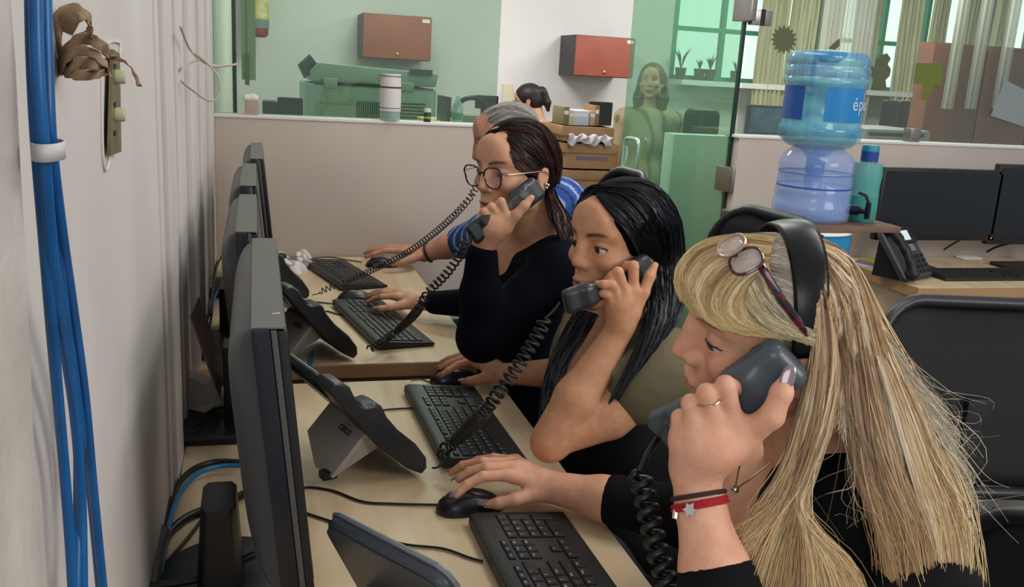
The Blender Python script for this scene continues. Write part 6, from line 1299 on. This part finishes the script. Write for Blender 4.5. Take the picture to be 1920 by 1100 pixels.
V, Q = g.mesh(.006); t_ = (V[:, 0]*.6+V[:, 1]*.8); st_ = np.abs(((t_/.034) % 1)-.5); cc = np.where((st_ < .09)[:, None], np.array(lin('#9fb2cc')[:3]), np.where((st_ > .42)[:, None], np.array(lin('#10213f')[:3]), np.array(lin('#234f9c')[:3])))
mesh_np('striped_shirt', V, Q, mat('striped_cloth', '#ffffff', .8, attr='Col', bump=.4, bscale=40), p4_, cc)
band_fit(VB, WR+(ER-WR)*.10, ER-WR, .003, .0045, 'bracelet', mat('dark_bracelet', '#2a2420', .35, .5), p4_)
trousers(p4_, np.array([.95, 2.9, .53]), [np.array([.5, 2.82, .54]), np.array([.5, 3.02, .54])], [np.array([.52, 2.82, .06]), np.array([.52, 3.02, .06])], mat('dark_trousers'))
ct = thing('handset_cord', 'black coiled cord rising from the farthest desk phone past the glasses', 'cord', tuple(P4o)); e4 = P4o+(.012, 0, .006)
MB().tube(spline([e4, e4+(.02, .005, .004), ZP(600, 547, .77)], 8), .0018, 6).build('straight_end', m_cord, ct, world=True)
coil([ZP(600, 547, .77), ZP(640, 530, .80), A(700, 505, 2.75), A(760, 475, 2.65), A(810, 440, 2.55), A(850, 405, 2.45), A(880, 372, 2.4), A(893, 350, 2.4)], .0085, .0135, .0017, n=10).build('coil', m_cord, ct, world=True, angle=0)
# ---------------------------------------------------------------- far room person, and the figure reflected in the door glass
def far_person(px, py, Y, name_label, sit, hairc, topc, legc, f_, ht=1.6, bun=False, long=False, arms='down', loc=None, stripe=None):
    hd = YP(px, py, Y); d = float((CR@(hd-O))[2]); M = head_frame(px, py, d, f_, (.056, -.97, -.235)); f = Field(); head(f, M, eo=.004); cn = loc2w(M, (-.04, 0, -.24)); lf = M[:3, 1]; fw = M[:3, 0].copy(); fw[2] = 0; fw /= np.linalg.norm(fw); lf = np.array([-fw[1], fw[0], 0]); up = np.array([0, 0, 1.])
    t = thing('person', name_label, 'person', (cn[0], cn[1], 0)); S = [cn+lf*.17*s-up*.02 for s in (1, -1)]
    f.cap(loc2w(M, (-.03, 0, -.05)), cn, .05, .06, k=.03).chain([S[0], cn, S[1]], [.055, .075, .055], k=.03)
    g = Field(); g.chain([S[0], cn-up*.01, S[1]], [.07, .085, .07], k=.04).ell(cn-up*.16, (.13, .15, .18), k=.05).ell(cn-up*.40, (.14, .15, .18), k=.06)
    if not sit: g.ell(cn-up*.58, (.15, .17, .12), k=.06)
    for s, sh in zip((1, -1), S):
        if sit: el = sh+lf*.04*s-up*.24+fw*.08; wr = el+fw*.2+up*.0
        else: el = sh+lf*.05*s-up*.27-fw*.02; wr = el-up*.23+fw*.06
        f.chain([sh, el, wr], [.045, .036, .024], k=.02); kn = [wr+(wr-el)/np.linalg.norm(wr-el)*.07+fw*.02*(i-1.5)*.9 for i in range(4)]; dr = (wr-el)/np.linalg.norm(wr-el)
        hand(f, wr, [[k_, k_+dr*.035, k_+dr*.055, k_+dr*.07] for k_ in kn], fr=.95, thumb=[wr+fw*.03+dr*.02, wr+fw*.045+dr*.05, wr+fw*.045+dr*.075]); g.chain([sh, el, el*.35+wr*.65], [.064, .052, .042], k=.02)
    V, Q = f.mesh(.009); mesh_np('body', V, Q, m_skin('skin_far'), t, skin_color(M, V, '#c49a80', '#a5655c', '#3a2a22'))
    V, Q = g.mesh(.011); col_ = None
    if stripe: w_ = np.abs(((V[:, 0]*.8+V[:, 1]*.4)/.07 % 1)-.5) < .12; col_ = np.where(w_[:, None], np.array(lin(stripe)[:3]), np.array(lin(topc)[:3]))
    mesh_np('top', V, Q, mat('far_top_'+topc[1:], topc if not stripe else '#ffffff', .85, attr='Col' if stripe else None, bump=.6, bscale=18), t, col_)
    g = Field(); hip = cn-up*(.5 if sit else .62)
    for s in (1, -1):
        if sit: kn_ = hip+fw*.42+lf*.1*s; ft = kn_*1; ft[2] = .06
        else: kn_ = hip-up*.42+lf*.09*s; ft = kn_*1; ft[2] = .06; kn_[2] = .5
        g.chain([hip+lf*.09*s, kn_, ft], [.09, .062, .045], k=.03); MB().ball(tuple(ft+fw*.05-(0, 0, .02)), (.09, .06, .04)).build('shoe', m_blk, t, world=True)
    V, Q = g.mesh(.012); mesh_np('trousers', V, Q, mat('far_legs_'+legc[1:], legc, .85), t)
    def ex(q):
        if long: q.chain([(-.045, .05, .0), (-.03, .075, -.12), (-.01, .085, -.26)], [.05, .04, .025], k=.03).chain([(-.045, -.05, .0), (-.03, -.075, -.12), (-.01, -.085, -.26)], [.05, .04, .025], k=.03).cap((-.06, 0, 0), (-.07, 0, -.22), .065, .05, k=.03)
        if bun: q.ell((-.11, 0, .03), (.035, .04, .04), k=.012).chain([(-.12, 0, .01), (-.13, 0, -.05), (-.125, 0, -.10)], [.03, .028, .014], k=.01)
    hair_cap(M, t, mat('far_hair_'+hairc[1:], hairc, .5, bump=.8, bscale=60, bstretch=(1, 1, .1)), off=.010, extra=ex, h=.005)
    return t, M
t5, M5 = far_person(990, 187, 6.4, 'person with a dark plaited ponytail and maroon top sitting in the far room', True, '#1c1114', '#8c2f45', '#22242c', (-.95, .18, .2), bun=True)
wear(M5, t5, mat('black_frame'), mat('clear_lens'), mat('black_frame'))
t6, M6 = far_person(1222, 150, 5.8, 'person with long light brown hair standing behind the green glass door', False, '#5b452e', '#9a8f74', '#5a3c2c', (-.30, .2, -.93), long=True, stripe='#6c6a52')  # a reflection in the door glass, modelled as a solid figure behind it
# chairs for the sitters
task_chair((.86, .88), 0, 'black office chair under the blonde person, almost hidden', top=.86, w_=.40, h_=.36, arms=False)
task_chair((.93, 1.60), .05, 'black office chair under the black-haired person in olive', top=.80, w_=.36, h_=.32, arms=True)
far_chair(1042, 262, 5.15, .62, 'blue-draped chair behind the seated person in maroon', col=mat('navy_jacket', '#1a2742', .8))
